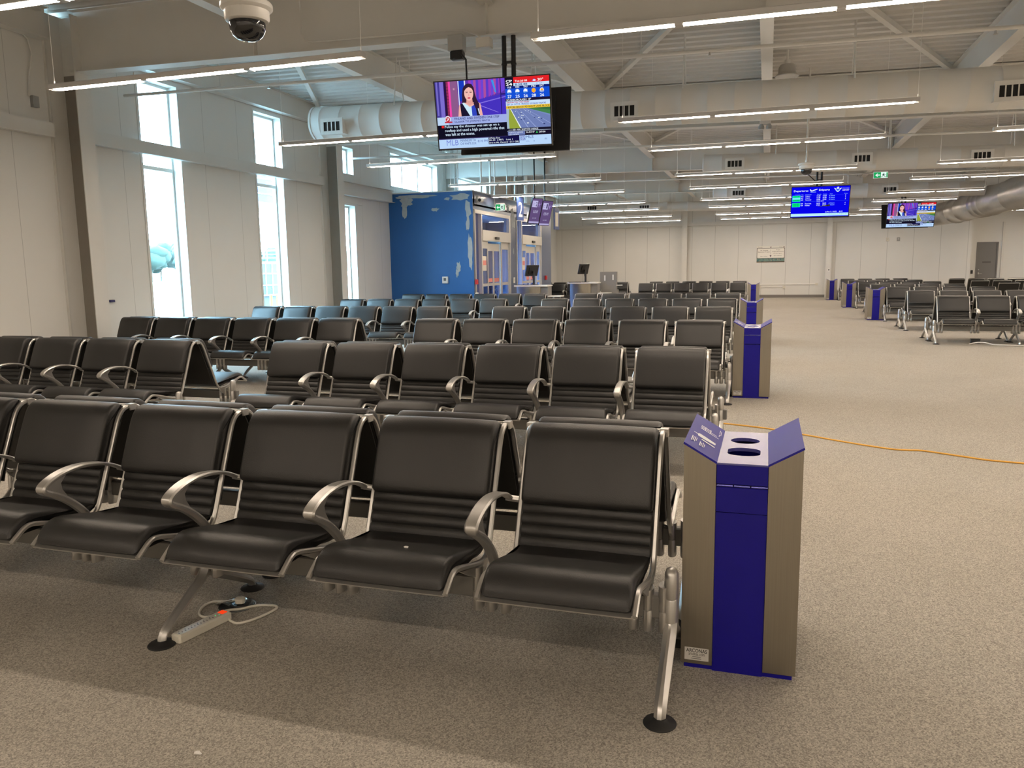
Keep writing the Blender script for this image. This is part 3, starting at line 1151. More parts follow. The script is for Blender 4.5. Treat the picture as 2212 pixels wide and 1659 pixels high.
BINS = [(-.064, 3.285, 'blue and stainless steel recycling bin nearest the camera, with sign graphics on its left wing'),
        (-.138, 9.985, 'blue and stainless steel bin beside the aisle end of the third seat row'),
        (-.262, 16.60, 'blue and stainless steel bin at the aisle end of the fifth seat row'),
        (-.455, 31.45, 'farthest blue and steel bin left of the aisle, before the far wall outlets'),
        (2.90, 24.30, 'nearest blue bin on the right side of the aisle, beside the third bench row'),
        (2.84, 31.20, 'middle blue bin of the three on the right side of the aisle'),
        (2.72, 37.60, 'farthest blue bin on the right side of the aisle, below the wall column')]
for i, (x, y, lb) in enumerate(BINS):
    o = pbin if i == 0 else copy_tree(pbin)
    o.location = (x, y, 0)
    o['label'] = lb

# ================================================================== pendant lights
LIGHTROWS = [-4.6, -1.7, 5.0, 7.3, 11.75, 14.78, 19.1, 22.4, 26.45, 29.85, 34.15, 37.6]
LZ = 3.60
def proto_light(nseg):
    root = empty('pendant_light', (0, 0, 0), 'x', 'ceiling light')
    L = nseg * 1.29
    mb = MB()
    mb.prism([(-.055, .012), (-.055, .062), (-.045, .070), (.045, .070), (.055, .062), (.055, .012), (.046, .012), (.046, .020), (-.046, .020), (-.046, .012)], -.035, L + .0)
    mb.box(-.037, -.034, -.055, .055, .012, .07)
    mb.build('housing', m_housing, root, smooth=0)
    mb = MB()
    mb.box(.0, L - .03, -.035, .035, .0702, .072)
    mb.build('added_fill_strip', m_ceiling_fill, root, smooth=0)  # glowing strip added on the housing to lift the ceiling
    for k in range(nseg):
        mb = MB()
        mb.box(.035 + k * 1.29, 1.235 + k * 1.29, -.042, .042, .008, .019)
        mb.build('diffuser', m_lampglow, root, smooth=0)
        if k < nseg - 1:
            mb = MB()
            mb.box(1.245 + k * 1.29, 1.315 + k * 1.29, -.048, .048, .0, .019)
            mb.build('joiner', m_housing, root, smooth=0)
    index_kids(root)
    return root
PL = {3: proto_light(3), 2: proto_light(2)}
used_l = set()
ROWN = {3: 'nearest', 4: 'second', 5: 'third', 6: 'fourth', 7: 'fifth', 8: 'sixth', 9: 'seventh', 10: 'eighth', 11: 'farthest'}
for ci, (x0, cn) in enumerate(((-7.68, 'window-side'), (-2.06, 'middle'), (3.43, 'right-hand'), (9.0, 'far-right'))):
    for ri, y in enumerate(LIGHTROWS):
        ns = 2 if (ci == 2 and ri >= 8) else 3
        if ns in used_l:
            o = copy_tree(PL[ns])
        else:
            o = PL[ns]
            used_l.add(ns)
        xs = x0 - (.004 * (y - 7) if ci == 2 else 0)
        o.location = (xs, y, LZ)
        if ri < 3:
            o['label'] = 'white linear pendant light overhead near the viewer, %s column' % cn
            o['group'] = 'pendant lights overhead near the viewer, %s column' % cn
        elif ci == 3 and ri < 10 or ci == 2 and ri in (3, 4):
            o['label'] = 'white linear pendant light beyond the right edge of the seating, near right'
            o['group'] = 'pendant lights at the near right'
        else:
            o['label'] = 'lit %s-tube linear pendant light, %s row from the camera in the %s column' % ({3: 'three', 2: 'two'}[ns], ROWN[ri], cn)
            o['group'] = 'lit pendant lights in the %s column' % cn
        L = ns * 1.29
        for q, xx in enumerate((.02, L - .02)):
            mb = MB()
            xa, ya = xs + xx, y
            # duct overhead at these rows? the wires stop on the deck
            mb.tube([(xx, 0, .066), (xx, 0, zdy(xa, y) - LZ - .001)], .0028 if ri < 6 else .005, 5)
            mb.tube([(xx, 0, .066), (xx, 0, .11)], .007, 6)
            mb.build('hanger_wire', m_wht, o, smooth=0)

# ================================================================== ducts
def duct(name, label, pts, r, mat, group=None, ring=0.0, seg=28):
    root = empty(name, (pts[0][0], pts[0][1], 0), label, 'air duct', group)
    P = [Vector(p) - Vector((pts[0][0], pts[0][1], 0)) for p in pts]
    mb = MB()
    mb.tube(P, r, seg)
    mb.build('duct_pipe', mat, root, smooth=45)
    return root, P
def dz(x, x0, z0): return z0 - .0205 * (x - x0)
DUCTS = [(14.0, -8.35, XR - 1, 4.36, .31, 'long white round duct nearest the camera, crossing above the third light row'),
         (21.6, -1.62, 6.75, 4.13, .25, 'white round duct behind the departures screen, second from the camera'),
         (29.4, -1.85, 6.56, 4.06, .23, 'white round duct third from the camera'),
         (37.0, -8.4, 5.8, 4.30, .21, 'white round duct farthest from the camera, above the far lights')]
for y, x0, x1, zc, r, lb in DUCTS:
    pts, rad = [(x0, y, zc)], [r]
    st = .42 if y < 15 else .9
    xx = x0 + st / 2
    while xx < x1 - .05:
        for o_, g_ in ((-.008, 0), (-.003, .0035), (.003, .0035), (.008, 0)):
            pts.append((xx + o_, y, dz(xx + o_, x0, zc)))
            rad.append(r + g_)
        xx += st
    pts.append((x1, y, dz(x1, x0, zc)))
    rad.append(r)
    root, P = duct('air_duct', lb, pts, rad, m_duct, 'white round ducts running across the hall')
    mb = MB()
    mb.lathe([(0, -.03), (r * .7, -.03), (r + .01, -.012), (r + .012, .03)], tuple(P[0]), 28, 0, 'x')
    mb.build('end_cap', m_duct, root)
    xx = x0 + 1.75
    while xx < min(x1, 9):
        z = dz(xx, x0, zc)
        for s_ in (-1, 1):
            mb = MB()
            mb.tube([(xx - x0, s_ * r * .72, z + r * .72), (xx - x0, s_ * .05, zdy(xx, y + s_ * .05) - .001)], .012, 6)
            mb.build('duct_hanger', m_duct, root)
        xx += 2.6
# big galvanised duct on the right
big, brad = [(7.0, 22.6, 3.55)], [.46]
for yy, rr in ((1.5, .49), (5.0, .49), (7.6, .50), (8.3, .50), (9.0, .49), (11.2, .49), (12.7, .50)):
    for o_, g_ in ((-.07, .46), (-.02, rr), (.02, rr), (.07, .46)):
        big.append((7.0, 22.6 + yy + o_, 3.55))
        brad.append(g_)
big += [(7.0, 35.9, 3.55), (6.95, 36.3, 3.55), (6.80, 36.6, 3.52), (6.45, 36.85, 3.47), (6.2, 36.95, 3.45)]
brad += [.46, .46, .45, .43, .40]
root, P = duct('air_duct', 'large bare metal duct running away along the right side', big, brad, m_galv, None, seg=36)
for yy in (2.5, 7.9, 12.9):
    for dx in (-.2, .2):
        mb = MB()
        mb.tube([(dx, yy, P[0].z + .41), (dx, yy, zdy(7 + dx, 22.6 + yy) - .001)], .012, 6)
        mb.build('duct_hanger', m_galv, root)

# grilles on the ducts
def grille(x, y, z, w, h, dep, label, grp):
    root = empty('duct_grille', (x, y, z), label, 'air vent', grp)
    mb = MB()
    mb.box(-w / 2, w / 2, 0, dep, -h / 2, h / 2)
    t = h * .17
    mb.box(-w / 2 - .02, w / 2 + .02, -.02, 0, h / 2 - t, h / 2 + .02)
    mb.box(-w / 2 - .02, w / 2 + .02, -.02, 0, -h / 2 - .02, -h / 2 + t)
    mb.box(-w / 2 - .02, -w / 2 + t, -.02, 0, -h / 2 + t, h / 2 - t)
    mb.box(w / 2 - t, w / 2 + .02, -.02, 0, -h / 2 + t, h / 2 - t)
    mb.build('grille_box', m_duct, root, smooth=0)
    mb = MB()
    mb.box(-w / 2 + t, w / 2 - t, -.003, -.001, -h / 2 + t, h / 2 - t)
    mb.build('grille_opening', pbr('dark_void', (.012, .012, .012), .8), root, smooth=0)
    for k in range(1, 4):
        mb = MB()
        xx = -w / 2 + t + (w - 2 * t) * k / 4
        mb.box(xx - .012, xx + .006, -.018, -.004, -h / 2 + t, h / 2 - t)
        mb.build('grille_blade', m_duct, root, smooth=0)
GR = [(-7.80, 13.60, 4.225, .42, .25, .20, 'slatted grille box on the near duct, beside its left end'), (-2.33, 13.60, 4.115, .42, .25, .20, 'slatted grille box on the near duct, right of the large television'),
      (3.3, 13.60, 4.0, .42, .25, .20, 'slatted grille box on the near duct beyond the picture edge'),
      (-.85, 21.26, 4.08, .42, .23, .18, 'grille box at the left end of the second duct'), (2.10, 21.26, 4.05, .42, .23, .18, 'grille box on the second duct near the exit sign'), (4.65, 21.26, 3.98, .42, .23, .18, 'grille box on the second duct above the right light rows'),
      (-1.02, 29.06, 4.02, .45, .23, .18, 'grille box on the third duct, left end'), (3.75, 29.06, 3.93, .45, .23, .18, 'grille box on the third duct above the far television'),
      (-7.75, 36.68, 4.25, .5, .24, .18, 'grille box on the farthest duct, left one'), (-5.35, 36.68, 4.2, .5, .24, .18, 'grille box on the farthest duct, second from the left')]
for g_ in GR:
    grille(*g_, 'grille boxes on the ducts')

# sprinkler and conduit pipes
def pipe(name, label, pts, r, mat, cat='pipe', grp=None):
    o0 = Vector(pts[0])
    mb = MB()
    mb.tube([Vector(p) - o0 for p in pts], r, 8)
    o = mb.build(name, mat, None, loc=tuple(o0))
    return tag(o, label, cat, grp)
for y, z, lb in ((11.2, 4.50, 'white sprinkler pipe running across just behind the nearest rafter'), (18.9, 4.42, 'white sprinkler pipe across behind the second rafter'), (26.4, 4.42, 'white sprinkler pipe across behind the third rafter')):
    root = empty('sprinkler_pipe', (-10.3, y, z), lb, 'pipe', 'sprinkler pipes across the hall')
    mb = MB()
    mb.tube([(0, 0, 0.0), (XR - .1 + 10.3, 0, -.017 * 22)], .026, 10)
    mb.build('pipe_run', m_struct, root)
    for x in (-8.4, -5.1, -1.7, 1.6, 5.0):
        mb = MB()
        zz = -.017 * (x + 10.3)
        mb.tube([(x + 10.3, 0, zz), (x + 10.3, 0, zdy(x, y) - z - .001)], .007, 6)
        mb.build('pipe_hanger', m_struct, root)
        mb = MB()
        mb.lathe([(.012, 0), (.014, -.04), (.03, -.048), (.03, -.052), (0, -.055)], (x + 11.2, 0, zz - .02), 10)
        mb.build('sprinkler_head', m_alu, root)
yc = 9.86
pipe('conduit', 'thin white conduit along the nearest rafter, left of the television', [(-6.06, yc, zd(-6) - .02), (-6.06, yc, 4.72), (-6.0, yc, 4.63), (-5.9, yc, 4.60), (-4.0, yc, 4.555), (-3.75, yc, 4.54), (-3.55, yc, 4.46), (-3.46, yc, 4.38)], .012, m_struct)
pipe('conduit', 'white conduit bending down the left wall to a small junction box', [(XL + .06, 8.0, 5.05), (XL + .06, 9.25, 5.05), (XL + .05, 9.42, 4.95), (XL + .045, 9.47, 4.75), (XL + .03, 9.40, 4.45), (XL + .025, 9.37, 4.15)], .013, m_struct)
mb = MB()
mb.box(0, .06, -.05, .05, -.08, .08)
tag(mb.build('junction_box', pbr('box_grey', (.30, .31, .31), .5), None, 0, (XL + .001, 9.45, 4.08)), 'grey junction box high on the left wall beside the first column', 'electrical box')
mb = MB()
mb.bbox(-.09, .09, -.07, .07, 0, .12, .005)
tag(mb.build('junction_box', m_struct, None, 0, (-3.44, 9.82, 4.28)), 'white junction box under the nearest rafter, above the large television', 'electrical box')
jb = empty('power_box', (-3.80, 9.80, 4.22), 'grey metal power box with a black plug unit, left above the large television', 'electrical box')
mb = MB()
mb.bbox(-.10, .10, -.07, .07, .05, .24, .005)
mb.build('metal_box', m_galv, jb)
mb = MB()
mb.bbox(-.075, .085, -.06, .06, -.05, .05, .008)
mb.build('plug_unit', m_plastic, jb)
mb = MB()
mb.box(-.02, .02, -.02, .02, .24, zr(-3.8) - 4.22 + .0)
mb.build('box_bracket', m_galv, jb, smooth=0)
pipe('power_cable', 'black power cable dropping from the power box to the large television', [(-3.72, 9.74, 4.22), (-3.66, 9.74, 4.15), (-3.65, 9.73, 3.9), (-3.62, 9.74, 3.80)], .012, m_plastic, 'cable')
pipe('power_cable', 'black cable looping down to the departures screen', [(1.02, 25.2, 4.3), (1.05, 25.05, 4.12), (1.2, 25.05, 3.98), (1.3, 25.3, 3.92), (1.35, 25.34, 3.86)], .014, m_plastic, 'cable')

# dome cameras
def dome(x, y, z, s, label, ztop):
    root = empty('dome_camera', (x, y, z), label, 'security camera', 'dome cameras on drop rods')
    mb = MB()
    mb.lathe([(.0, .145), (.045, .145), (.055, .135), (.150, .128), (.157, .118), (.157, .095), (.148, .086), (.135, .08), (.135, .035), (.128, .02), (.105, .012), (.0, .012)], (0, 0, 0), 32)
    mb.build('camera_housing', m_wht, root)
    mb = MB()
    mb.lathe([(.108, .012), (.110, .0), (.106, -.03), (.090, -.062), (.062, -.085), (.030, -.093), (0, -.095)], (0, 0, 0), 28)
    mb.build('camera_dome', pbr('smoked_dome', (.01, .011, .014), .08, spec=.8), root)
    mb = MB()
    mb.tube([(0, 0, .14), (0, 0, .20)], .032, 14)
    mb.tube([(0, 0, .15), (0, 0, ztop - z)], .020, 12)
    mb.lathe([(.035, 0), (.035, -.012), (.0, -.02)], (0, 0, ztop - z), 16)
    mb.build('drop_rod', m_struct, root)
dome(-3.11, 4.45, 3.075, 1, 'white dome security camera hanging at the top left, close to the viewer', zdy(-3.11, 4.45) - .002)
dome(.68, 17.0, 3.385, 1, 'white dome security camera hanging in front of the departures screen', zdy(.68, 17.0) - .002)

# high-bay lamp, twin emergency heads
hb = empty('bell_lamp', (.235, 15.4, 4.83), 'unlit bell-shaped lamp under the roof deck, right of the centre purlin', 'lamp')
mb = MB()
mb.lathe([(.20, 0), (.205, .012), (.15, .06), (.145, .15), (.12, .20), (.05, .215), (.0, .215)], (0, 0, 0), 28)
mb.build('lamp_bell', pbr('bell_grey', (.42, .41, .38), .4), hb)
mb = MB()
mb.tube([(0, 0, .21), (0, 0, .28)], .05, 12)
mb.tube([(0, 0, .28), (0, 0, zdy(.235, 15.4) - 4.83)], .02, 10)
mb.build('lamp_stem', m_struct, hb)
for (x, y, z, lb) in ((-.11, 9.72, 4.52, 'white twin-head emergency light on the nearest rafter, centre'), (-.12, 17.30, 4.27, 'white twin-head emergency light on the second rafter'), (-.12, 25.0, 4.30, 'small twin-head emergency light on the third rafter')):
    root = empty('emergency_light', (x, y, z), lb, 'emergency light', 'twin-head emergency lights on the rafters')
    mb = MB()
    mb.bbox(-.11, .11, -.03, .05, .06, .22, .01)
    mb.box(-.05, .05, .05, BAYS[[2, 3, 4][[9.72, 17.30, 25.0].index(y)]] - y, .10, .18)
    mb.build('emergency_body', m_wht, root, smooth=0)
    for s_ in (-1, 1):
        mb = MB()
        mb.lathe([(0, .06), (.03, .05), (.06, .0), (.055, -.05), (.0, -.055)], (s_ * .075, -.03, .03), 14)
        mb.build('lamp_head', pbr('lens_grey', (.40, .42, .44), .3), root)

# ================================================================== hanging screens
def tvset(name, x, y, z, w, yaw, tilt, label, picfn, back_label=None, asp=.5625):
    root = empty(name, (x, y, z), label, 'television')
    root.rotation_euler = (0, 0, yaw)
    h = w * asp
    R = (-tilt, 0, 0)
    def part(mb, nm, mt, parent=root, smooth=0, rot=(tilt, 0, 0)):
        return mb.build(nm, mt, parent, smooth, rot=rot)
    b = .014
    mb = MB()
    mb.box(-w / 2, w / 2, 0, .035, -h / 2, h / 2)
    mb.box(-w / 2 + .2, w / 2 - .2, .035, .07, -h / 2 + .12, h / 2 - .12)
    part(mb, 'screen_casing', m_plastic)
    mb = MB()
    for a in ((-w / 2, w / 2, h / 2 - b, h / 2), (-w / 2, w / 2, -h / 2, -h / 2 + b * 1.5), (-w / 2, -w / 2 + b, -h / 2, h / 2), (w / 2 - b, w / 2, -h / 2, h / 2)):
        mb.box(a[0], a[1], -.010, .0, a[2], a[3])
    part(mb, 'screen_bezel', m_plastic)
    pc = Pic(w - 2 * b, h - 2.5 * b, scr)
    picfn(pc)
    pc.build('screen_picture', root, (0, -.002, b * .25), (tilt, 0, 0))
    return root, h

def pic_news(p):
    R, T = p.rect, p.text
    R(0, 0, 1, 1, (30, 30, 60))
    # studio
    R(0, 0, .62, .53, (92, 52, 170))
    for k in range(14):
        u = .30 + .022 * k
        p.poly([(u, 0), (u + .03, 0), (u + .028, .30 - .01 * k), (u - .004, .34 - .01 * k)], [(150, 60, 190), (110, 70, 210), (170, 80, 160), (90, 60, 200)][k % 4])
    p.poly([(.34, .30), (.62, .22), (.62, .53), (.34, .53)], (70, 50, 190))
    p.poly([(.38, .34), (.62, .26), (.62, .275), (.38, .355)], (130, 110, 225))
    p.poly([(.39, .37), (.55, .49), (.55, .497), (.39, .38)], (150, 130, 235))
    R(.575, 0, .583, .53, (40, 30, 110))
    R(.583, .22, .62, .24, (40, 30, 110))
    p.poly([(.50, .02), (.52, .02), (.54, .20), (.53, .20)], (60, 150, 230))
    R(0, 0, .055, .53, (70, 60, 150))
    R(.008, 0, .022, .5, (120, 110, 200))
    R(.040, 0, .075, .53, (125, 110, 205))
    R(.078, 0, .100, .53, (38, 22, 62))
    R(.100, 0, .135, .53, (150, 50, 90))
    for k in range(11):
        R(.100, .03 + k * .046, .135, .037 + k * .046, (95, 35, 75))
    R(.118, 0, .136, .53, (240, 70, 170))
    R(.136, 0, .20, .53, (140, 90, 140))
    R(.16, .1, .175, .13, (190, 140, 170))
    R(.205, 0, .213, .36, (225, 235, 255))
    R(.213, 0, .262, .30, (25, 60, 190))
    R(.262, 0, .272, .10, (235, 240, 255))
    # newsreader
    hair = (52, 30, 52)
    p.poly([(.235, .33), (.238, .20), (.248, .11), (.27, .06), (.30, .045), (.328, .06), (.345, .11), (.352, .20), (.365, .28), (.382, .34), (.378, .40), (.355, .41), (.335, .36), (.24, .34)], hair)
    p.poly([(.192, .53), (.205, .36), (.235, .325), (.375, .325), (.395, .35), (.412, .53)], (238, 178, 168))
    p.poly([(.272, .33), (.275, .25), (.325, .25), (.33, .35), (.30, .37)], (226, 160, 150))
    p.ell(.298, .19, .040, .108, (244, 190, 180))
    p.poly([(.257, .16), (.268, .095), (.30, .075), (.33, .095), (.342, .17), (.325, .12), (.30, .098), (.275, .12)], hair)
    for u in (.280, .316):
        R(u - .009, .172, u + .009, .181, (80, 50, 60))
        R(u - .011, .155, u + .011, .160, (90, 55, 60))
    p.poly([(.297, .19), (.302, .225), (.293, .225)], (228, 165, 155))
    p.ell(.298, .258, .014, .010, (205, 60, 90))
    p.poly([(.215, .345), (.245, .32), (.27, .36), (.30, .395), (.33, .375), (.36, .33), (.385, .345), (.385, .53), (.222, .53)], (28, 22, 48))
    p.poly([(.235, .33), (.25, .322), (.30, .39), (.335, .37), (.335, .53), (.30, .53)], (205, 235, 250))
    p.poly([(.315, .385), (.35, .355), (.36, .53), (.318, .53)], (50, 70, 190))
    p.poly([(.362, .33), (.372, .33), (.385, .50), (.378, .50)], (225, 240, 250))
    p.poly([(.352, .26), (.385, .35), (.378, .42), (.35, .415), (.335, .34)], hair)
    # lower third
    R(0, .525, .62, .645, (160, 175, 230))
    R(0, .525, .10, .645, (190, 215, 245))
    p.ell(.095, .555, .026, .05, (235, 225, 240))
    p.ell(.095, .56, .020, .040, (190, 40, 60))
    T('24', .083, .53, .107, .58, (250, 240, 245), .02)
    R(.066, .592, .134, .612, (190, 40, 60))
    T('FINLAND AND SWEDEN ONE STEP', .154, .538, .556, .572, (40, 40, 110), .01)
    T('CLOSER TO JOINING NATO', .154, .588, .47, .622, (40, 40, 110), .01)
    R(0, .645, .62, .85, (18, 16, 34))
    R(.034, .65, .056, .685, (225, 40, 40))
    T('Police say the shooter was set up on a', .062, .652, .552, .700, (215, 235, 255), .01)
    T('rooftop and used a high powered rifle that', .062, .706, .596, .760, (215, 235, 255), .01)
    T('was left at the scene.', .062, .764, .330, .808, (215, 235, 255), .01)
    # ticker
    R(0, .85, 1, 1, (185, 215, 250))
    R(0, .85, .62, .862, (70, 60, 110))
    T('MLB', .068, .872, .176, .955, (120, 135, 215), .01)
    T('MINNESOTA', .193, .868, .335, .905, (45, 60, 140), .01)
    T('CHI WHITE SOX', .193, .918, .337, .955, (60, 70, 150))
    T('8:10 PM', .352, .89, .440, .925, (60, 70, 160), .01)
    R(.448, .855, .722, .965, (20, 18, 70))
    T('White Sox', .452, .860, .552, .885, (235, 245, 255), .01)
    T('38-40  (.487)   Lost 1', .452, .893, .662, .922, (235, 245, 255), .01)
    T('3rd in AL Central  (5.5 GB)', .452, .930, .715, .960, (235, 245, 255), .01)
    R(.728, .853, .774, .89, (110, 130, 200))
    T('MLB', .732, .858, .77, .885, (220, 235, 255), .01)
    R(.728, .895, .774, .93, (110, 130, 200))
    T('CFL', .732, .900, .77, .925, (220, 235, 255), .01)
    T('MLS', .78, .862, .845, .900, (30, 50, 140), .02)
    T('MTL', .78, .94, .81, .955, (110, 120, 190))
    T('0', .845, .937, .855, .955, (70, 80, 160))
    T('FI', .945, .91, .962, .935, (70, 80, 160))
    # right column
    R(.62, 0, 1, .855, (20, 16, 36))
    T('CP', .628, .035, .682, .072, (245, 248, 255), .03)
    T('24', .628, .078, .682, .118, (245, 248, 255), .03)
    R(.693, 0, 1, .085, (225, 35, 40))
    R(.693, .085, 1, .128, (200, 225, 250))
    T('Tue Jul 05', .706, .042, .812, .078, (255, 250, 250), .02)
    T('20\u00b0', .90, .032, .95, .072, (255, 250, 250), .02)
    p.poly([(.85, .07), (.872, .035), (.895, .07)], (70, 90, 210))
    p.ell(.873, .06, .014, .012, (240, 240, 250))
    T('8:38:48', .706, .090, .812, .124, (40, 60, 120), .01)
    T('27\u00b0', .915, .095, .95, .118, (110, 130, 190))
    T('\u00b7', .89, .1, .9, .11, (110, 130, 190))
    R(.62, .128, 1, .162, (16, 34, 120))
    R(.62, .162, 1, .305, (20, 80, 215))
    for k, (dn, tp) in enumerate((('TUE', '27'), ('WED', '25'), ('THU', '26'), ('FRI', '28'), ('SAT', '26'))):
        u = .655 + k * .070
        T(dn, u - .018, .131, u + .018, .157, (235, 245, 255), .02)
        T(tp, u - .018, .255, u + .018, .298, (235, 248, 255), .02)
        sun = (250, 180, 40) if k > 2 else (235, 245, 255)
        pts = []
        for q in range(24):
            rr = 1.0 if q % 2 else .68
            pts.append((u + .021 * rr * cos(q * pi / 12), .205 + .040 * rr * sin(q * pi / 12)))
        p.poly(pts, sun if k != 4 else (250, 240, 230))
        p.ell(u, .205, .011, .021, (250, 175, 40) if k > 2 else (250, 250, 255), 14)
        if k != 3:
            p.ell(u - .002, .225, .017, .012, (70, 140, 225) if k != 4 else (150, 180, 235), 14)
            p.ell(u + .006, .232, .012, .009, (40, 100, 215) if k != 4 else (120, 150, 225), 14)
    R(.62, .305, 1, .345, (28, 20, 50))
    T('SCARBOROUGH 18\u00b0', .626, .312, .84, .340, (240, 245, 255), .02)
    R(.62, .345, 1, .412, (200, 225, 250))
    T("SINGIN' IN THE RAIN", .626, .350, .82, .374, (190, 40, 70), .02)
    T('SEPT 24 - OCT 23 - PRINCESS OF WALES THEATRE', .626, .380, .965, .405, (40, 60, 160), .01)
    R(.62, .412, 1, .455, (245, 205, 60))
    T('/ BEFORE BROCK RD RIGHT LANE BLOCK', .622, .42, .998, .447, (70, 55, 40), .02)
    # motorway camera
    R(.62, .455, 1, .745, (120, 140, 190))
    p.poly([(.80, .455), (1, .455), (1, .56)], (70, 130, 75))
    p.poly([(.84, .455), (1, .455), (1, .50)], (55, 110, 60))
    p.poly([(.62, .455), (.655, .455), (.64, .745), (.62, .745)], (165, 185, 205))
    p.poly([(.645, .46), (.66, .46), (.745, .745), (.64, .745), (.638, .6)], (150, 165, 60))
    p.poly([(.655, .455), (.80, .455), (1, .585), (1, .745), (.735, .745)], (112, 128, 182))
    for a, b in ((.70, .80), (.73, .87), (.765, .94), (.785, 1.0)):
        p.poly([(a, .46), (a + .003, .46), (b + .008, .745 if b < .93 else .70), (b, .745 if b < .93 else .70)], (150, 165, 215))
    p.poly([(.655, .455), (.66, .455), (.745, .745), (.735, .745)], (235, 245, 240))
    rnd = random.Random(5)
    for k in range(24):
        v = .48 + rnd.random() ** 1.5 * .24
        u = .68 + (v - .46) * .35 + rnd.random() * (.10 + (v - .46) * .6)
        s_ = .003 + (v - .46) * .03
        if u < .985:
            p.ell(min(u, .985), v, s_, s_ * .9, (235, 245, 250) if rnd.random() < .6 else (50, 60, 110), 8)
    R(.62, .745, 1, .782, (22, 20, 40))
    T('\u2014\u2014 500 - 404 / SHEPPARD AVENUE', .63, .752, .89, .776, (230, 240, 255), .01)
    R(.62, .782, 1, .787, (210, 225, 250))
    R(.62, .787, 1, .85, (24, 18, 40))
    R(.624, .792, .774, .848, (110, 125, 180))
    T('TOKYO NIKKEI', .63, .796, .755, .818, (220, 230, 250))
    T('225 INDEX', .63, .824, .72, .846, (220, 230, 250))
    T('26,423.47', .782, .80, .858, .826, (240, 245, 255), .01)
    p.poly([(.868, .828), (.878, .796), (.888, .828)], (60, 190, 90))
    T('269.66', .895, .80, .952, .826, (240, 245, 255), .01)

def pic_departures(p):
    R, T = p.rect, p.text
    B, W, C = (6, 4, 235), (235, 245, 255), (150, 190, 255)
    R(0, 0, 1, 1, B)
    T('Departures', .035, .09, .285, .17, W, .012)
    p.poly([(.31, .085), (.325, .08), (.345, .12), (.42, .075), (.44, .07), (.445, .085), (.36, .145), (.33, .15)], W)
    R(.325, .165, .42, .18, C)
    T('D\u00e9parts', .47, .075, .655, .155, W, .012)
    for k, c_ in enumerate(((225, 240, 255), (90, 150, 250))):
        o = k * .018
        p.poly([(.725 + o, .06 + o), (.76, .075 + o), (.792, .15 - o), (.825, .075 + o), (.86 - o, .06 + o), (.805, .19 - o * 1.5), (.78, .19 - o * 1.5)], c_)
    p.poly([(.792, .01), (.80, .045), (.815, .04), (.806, .09), (.792, .10), (.778, .09), (.77, .04), (.784, .045)], W)
    T('REGION OF WATERLOO', .868, .06, .985, .078, (170, 180, 255))
    T('INTERNATIONAL', .868, .09, .985, .108, (170, 180, 255))
    T('AIRPORT', .868, .12, .985, .16, (225, 220, 255), .02)
    for t, a, b in (('Compagnie', .055, .15), ('Vol', .17, .20), ('Destination', .24, .345), ('Planifi\u00e9', .445, .51), ('Remise', .55, .61), ('Statut', .66, .71), ('Porte', .91, .96)):
        T(t, a, .235, b, .262, C)
    rows = [(.285, '612', 'Calgary', '13:20', '13:20', '3'), (.345, '427', 'Calgary', '16:20', '16:20', '4'), (.405, '689', 'Vancouver', '19:00', '19:00', '3'),
            (.530, '509', 'Deer Lake', '06:30', '06:30', '4'), (.590, '429', 'Halifax', '07:00', '07:00', '4')]
    R(.02, .270, .98, .273, (60, 70, 255))
    for k, (v, fl, ds, a, b, g) in enumerate(rows):
        T(fl, .165, v, .205, v + .038, W, .01)
        T(ds, .24, v, .24 + .012 * len(ds), v + .038, W, .01)
        T(a, .44, v, .50, v + .038, W, .01)
        T(b, .545, v, .605, v + .038, W, .01)
        T("\u00c0 l'heure", .65, v, .75, v + .038, C, .02)
        T(g, .925, v, .937, v + .038, W, .01)
    G = (0, 225, 120)
    for v0, v1 in ((.275, .345), (.398, .470), (.520, .655)):
        R(.015, v0, .155, v1, (60, 220, 250))
        R(.019, v0 + .006, .151, v1 - .006, G)
    R(.015, .345, .155, .398, (120, 235, 250))
    for v in (.31, .434, .555, .615):
        R(.05, v - .008, .09, v + .004, (0, 150, 90))
        p.ell(.115, v, .008, .014, (0, 140, 70), 10)
    R(.02, .478, .98, .482, (60, 90, 255))
    T('06 Jul 2022', .44, .462, .565, .495, W, .01)
    T('juillet 5, 2022    8:39', .60, .82, .90, .872, W, .012)
    R(0, .885, 1, .975, (190, 240, 250))
    T('Welcome to Region of', .665, .90, .97, .94, (120, 150, 215))

PB_pole = None
def mount(root, x, y, z, yaw, label, ztop, zb, gap=.10):
    pass
t1, h1 = tvset('television', -3.303, 9.70, 3.471, 1.476, radians(4.98), radians(10.9), 'large hanging television showing a newsreader, weather and motorway camera, nearest the viewer', pic_news)
t2, h2 = tvset('television', 1.408, 25.12, 3.339, 1.60, radians(2.4), radians(15), 'hanging blue departures board screen with flight rows', pic_departures)
t3, h3 = tvset('television', 4.978, 32.8, 3.287, 1.63, radians(3.4), radians(16), 'hanging television with the same newsreader, small and far at the right', pic_news)
def backtv(x, y, z, w, yaw, tilt, label):
    root = empty('television', (x, y, z), label, 'television')
    root.rotation_euler = (0, 0, yaw)
    h = w * .5625
    mb = MB()
    mb.box(-w / 2, w / 2, -.035, 0, -h / 2, h / 2)
    mb.box(-w / 2 + .2, w / 2 - .2, -.07, -.035, -h / 2 + .12, h / 2 - .12)
    mb.build('screen_casing', m_plastic, root, 0, rot=(-tilt, 0, 0))
    mb = MB()
    mb.box(-w / 2 + .02, w / 2 - .02, .0, .003, -h / 2 + .02, h / 2 - .02)
    mb.build('screen_glass', scr((70, 90, 150)), root, 0, rot=(-tilt, 0, 0))
backtv(-3.21, 10.36, 3.47, 1.46, radians(5), radians(9), 'black back of a second television hung behind the large one')
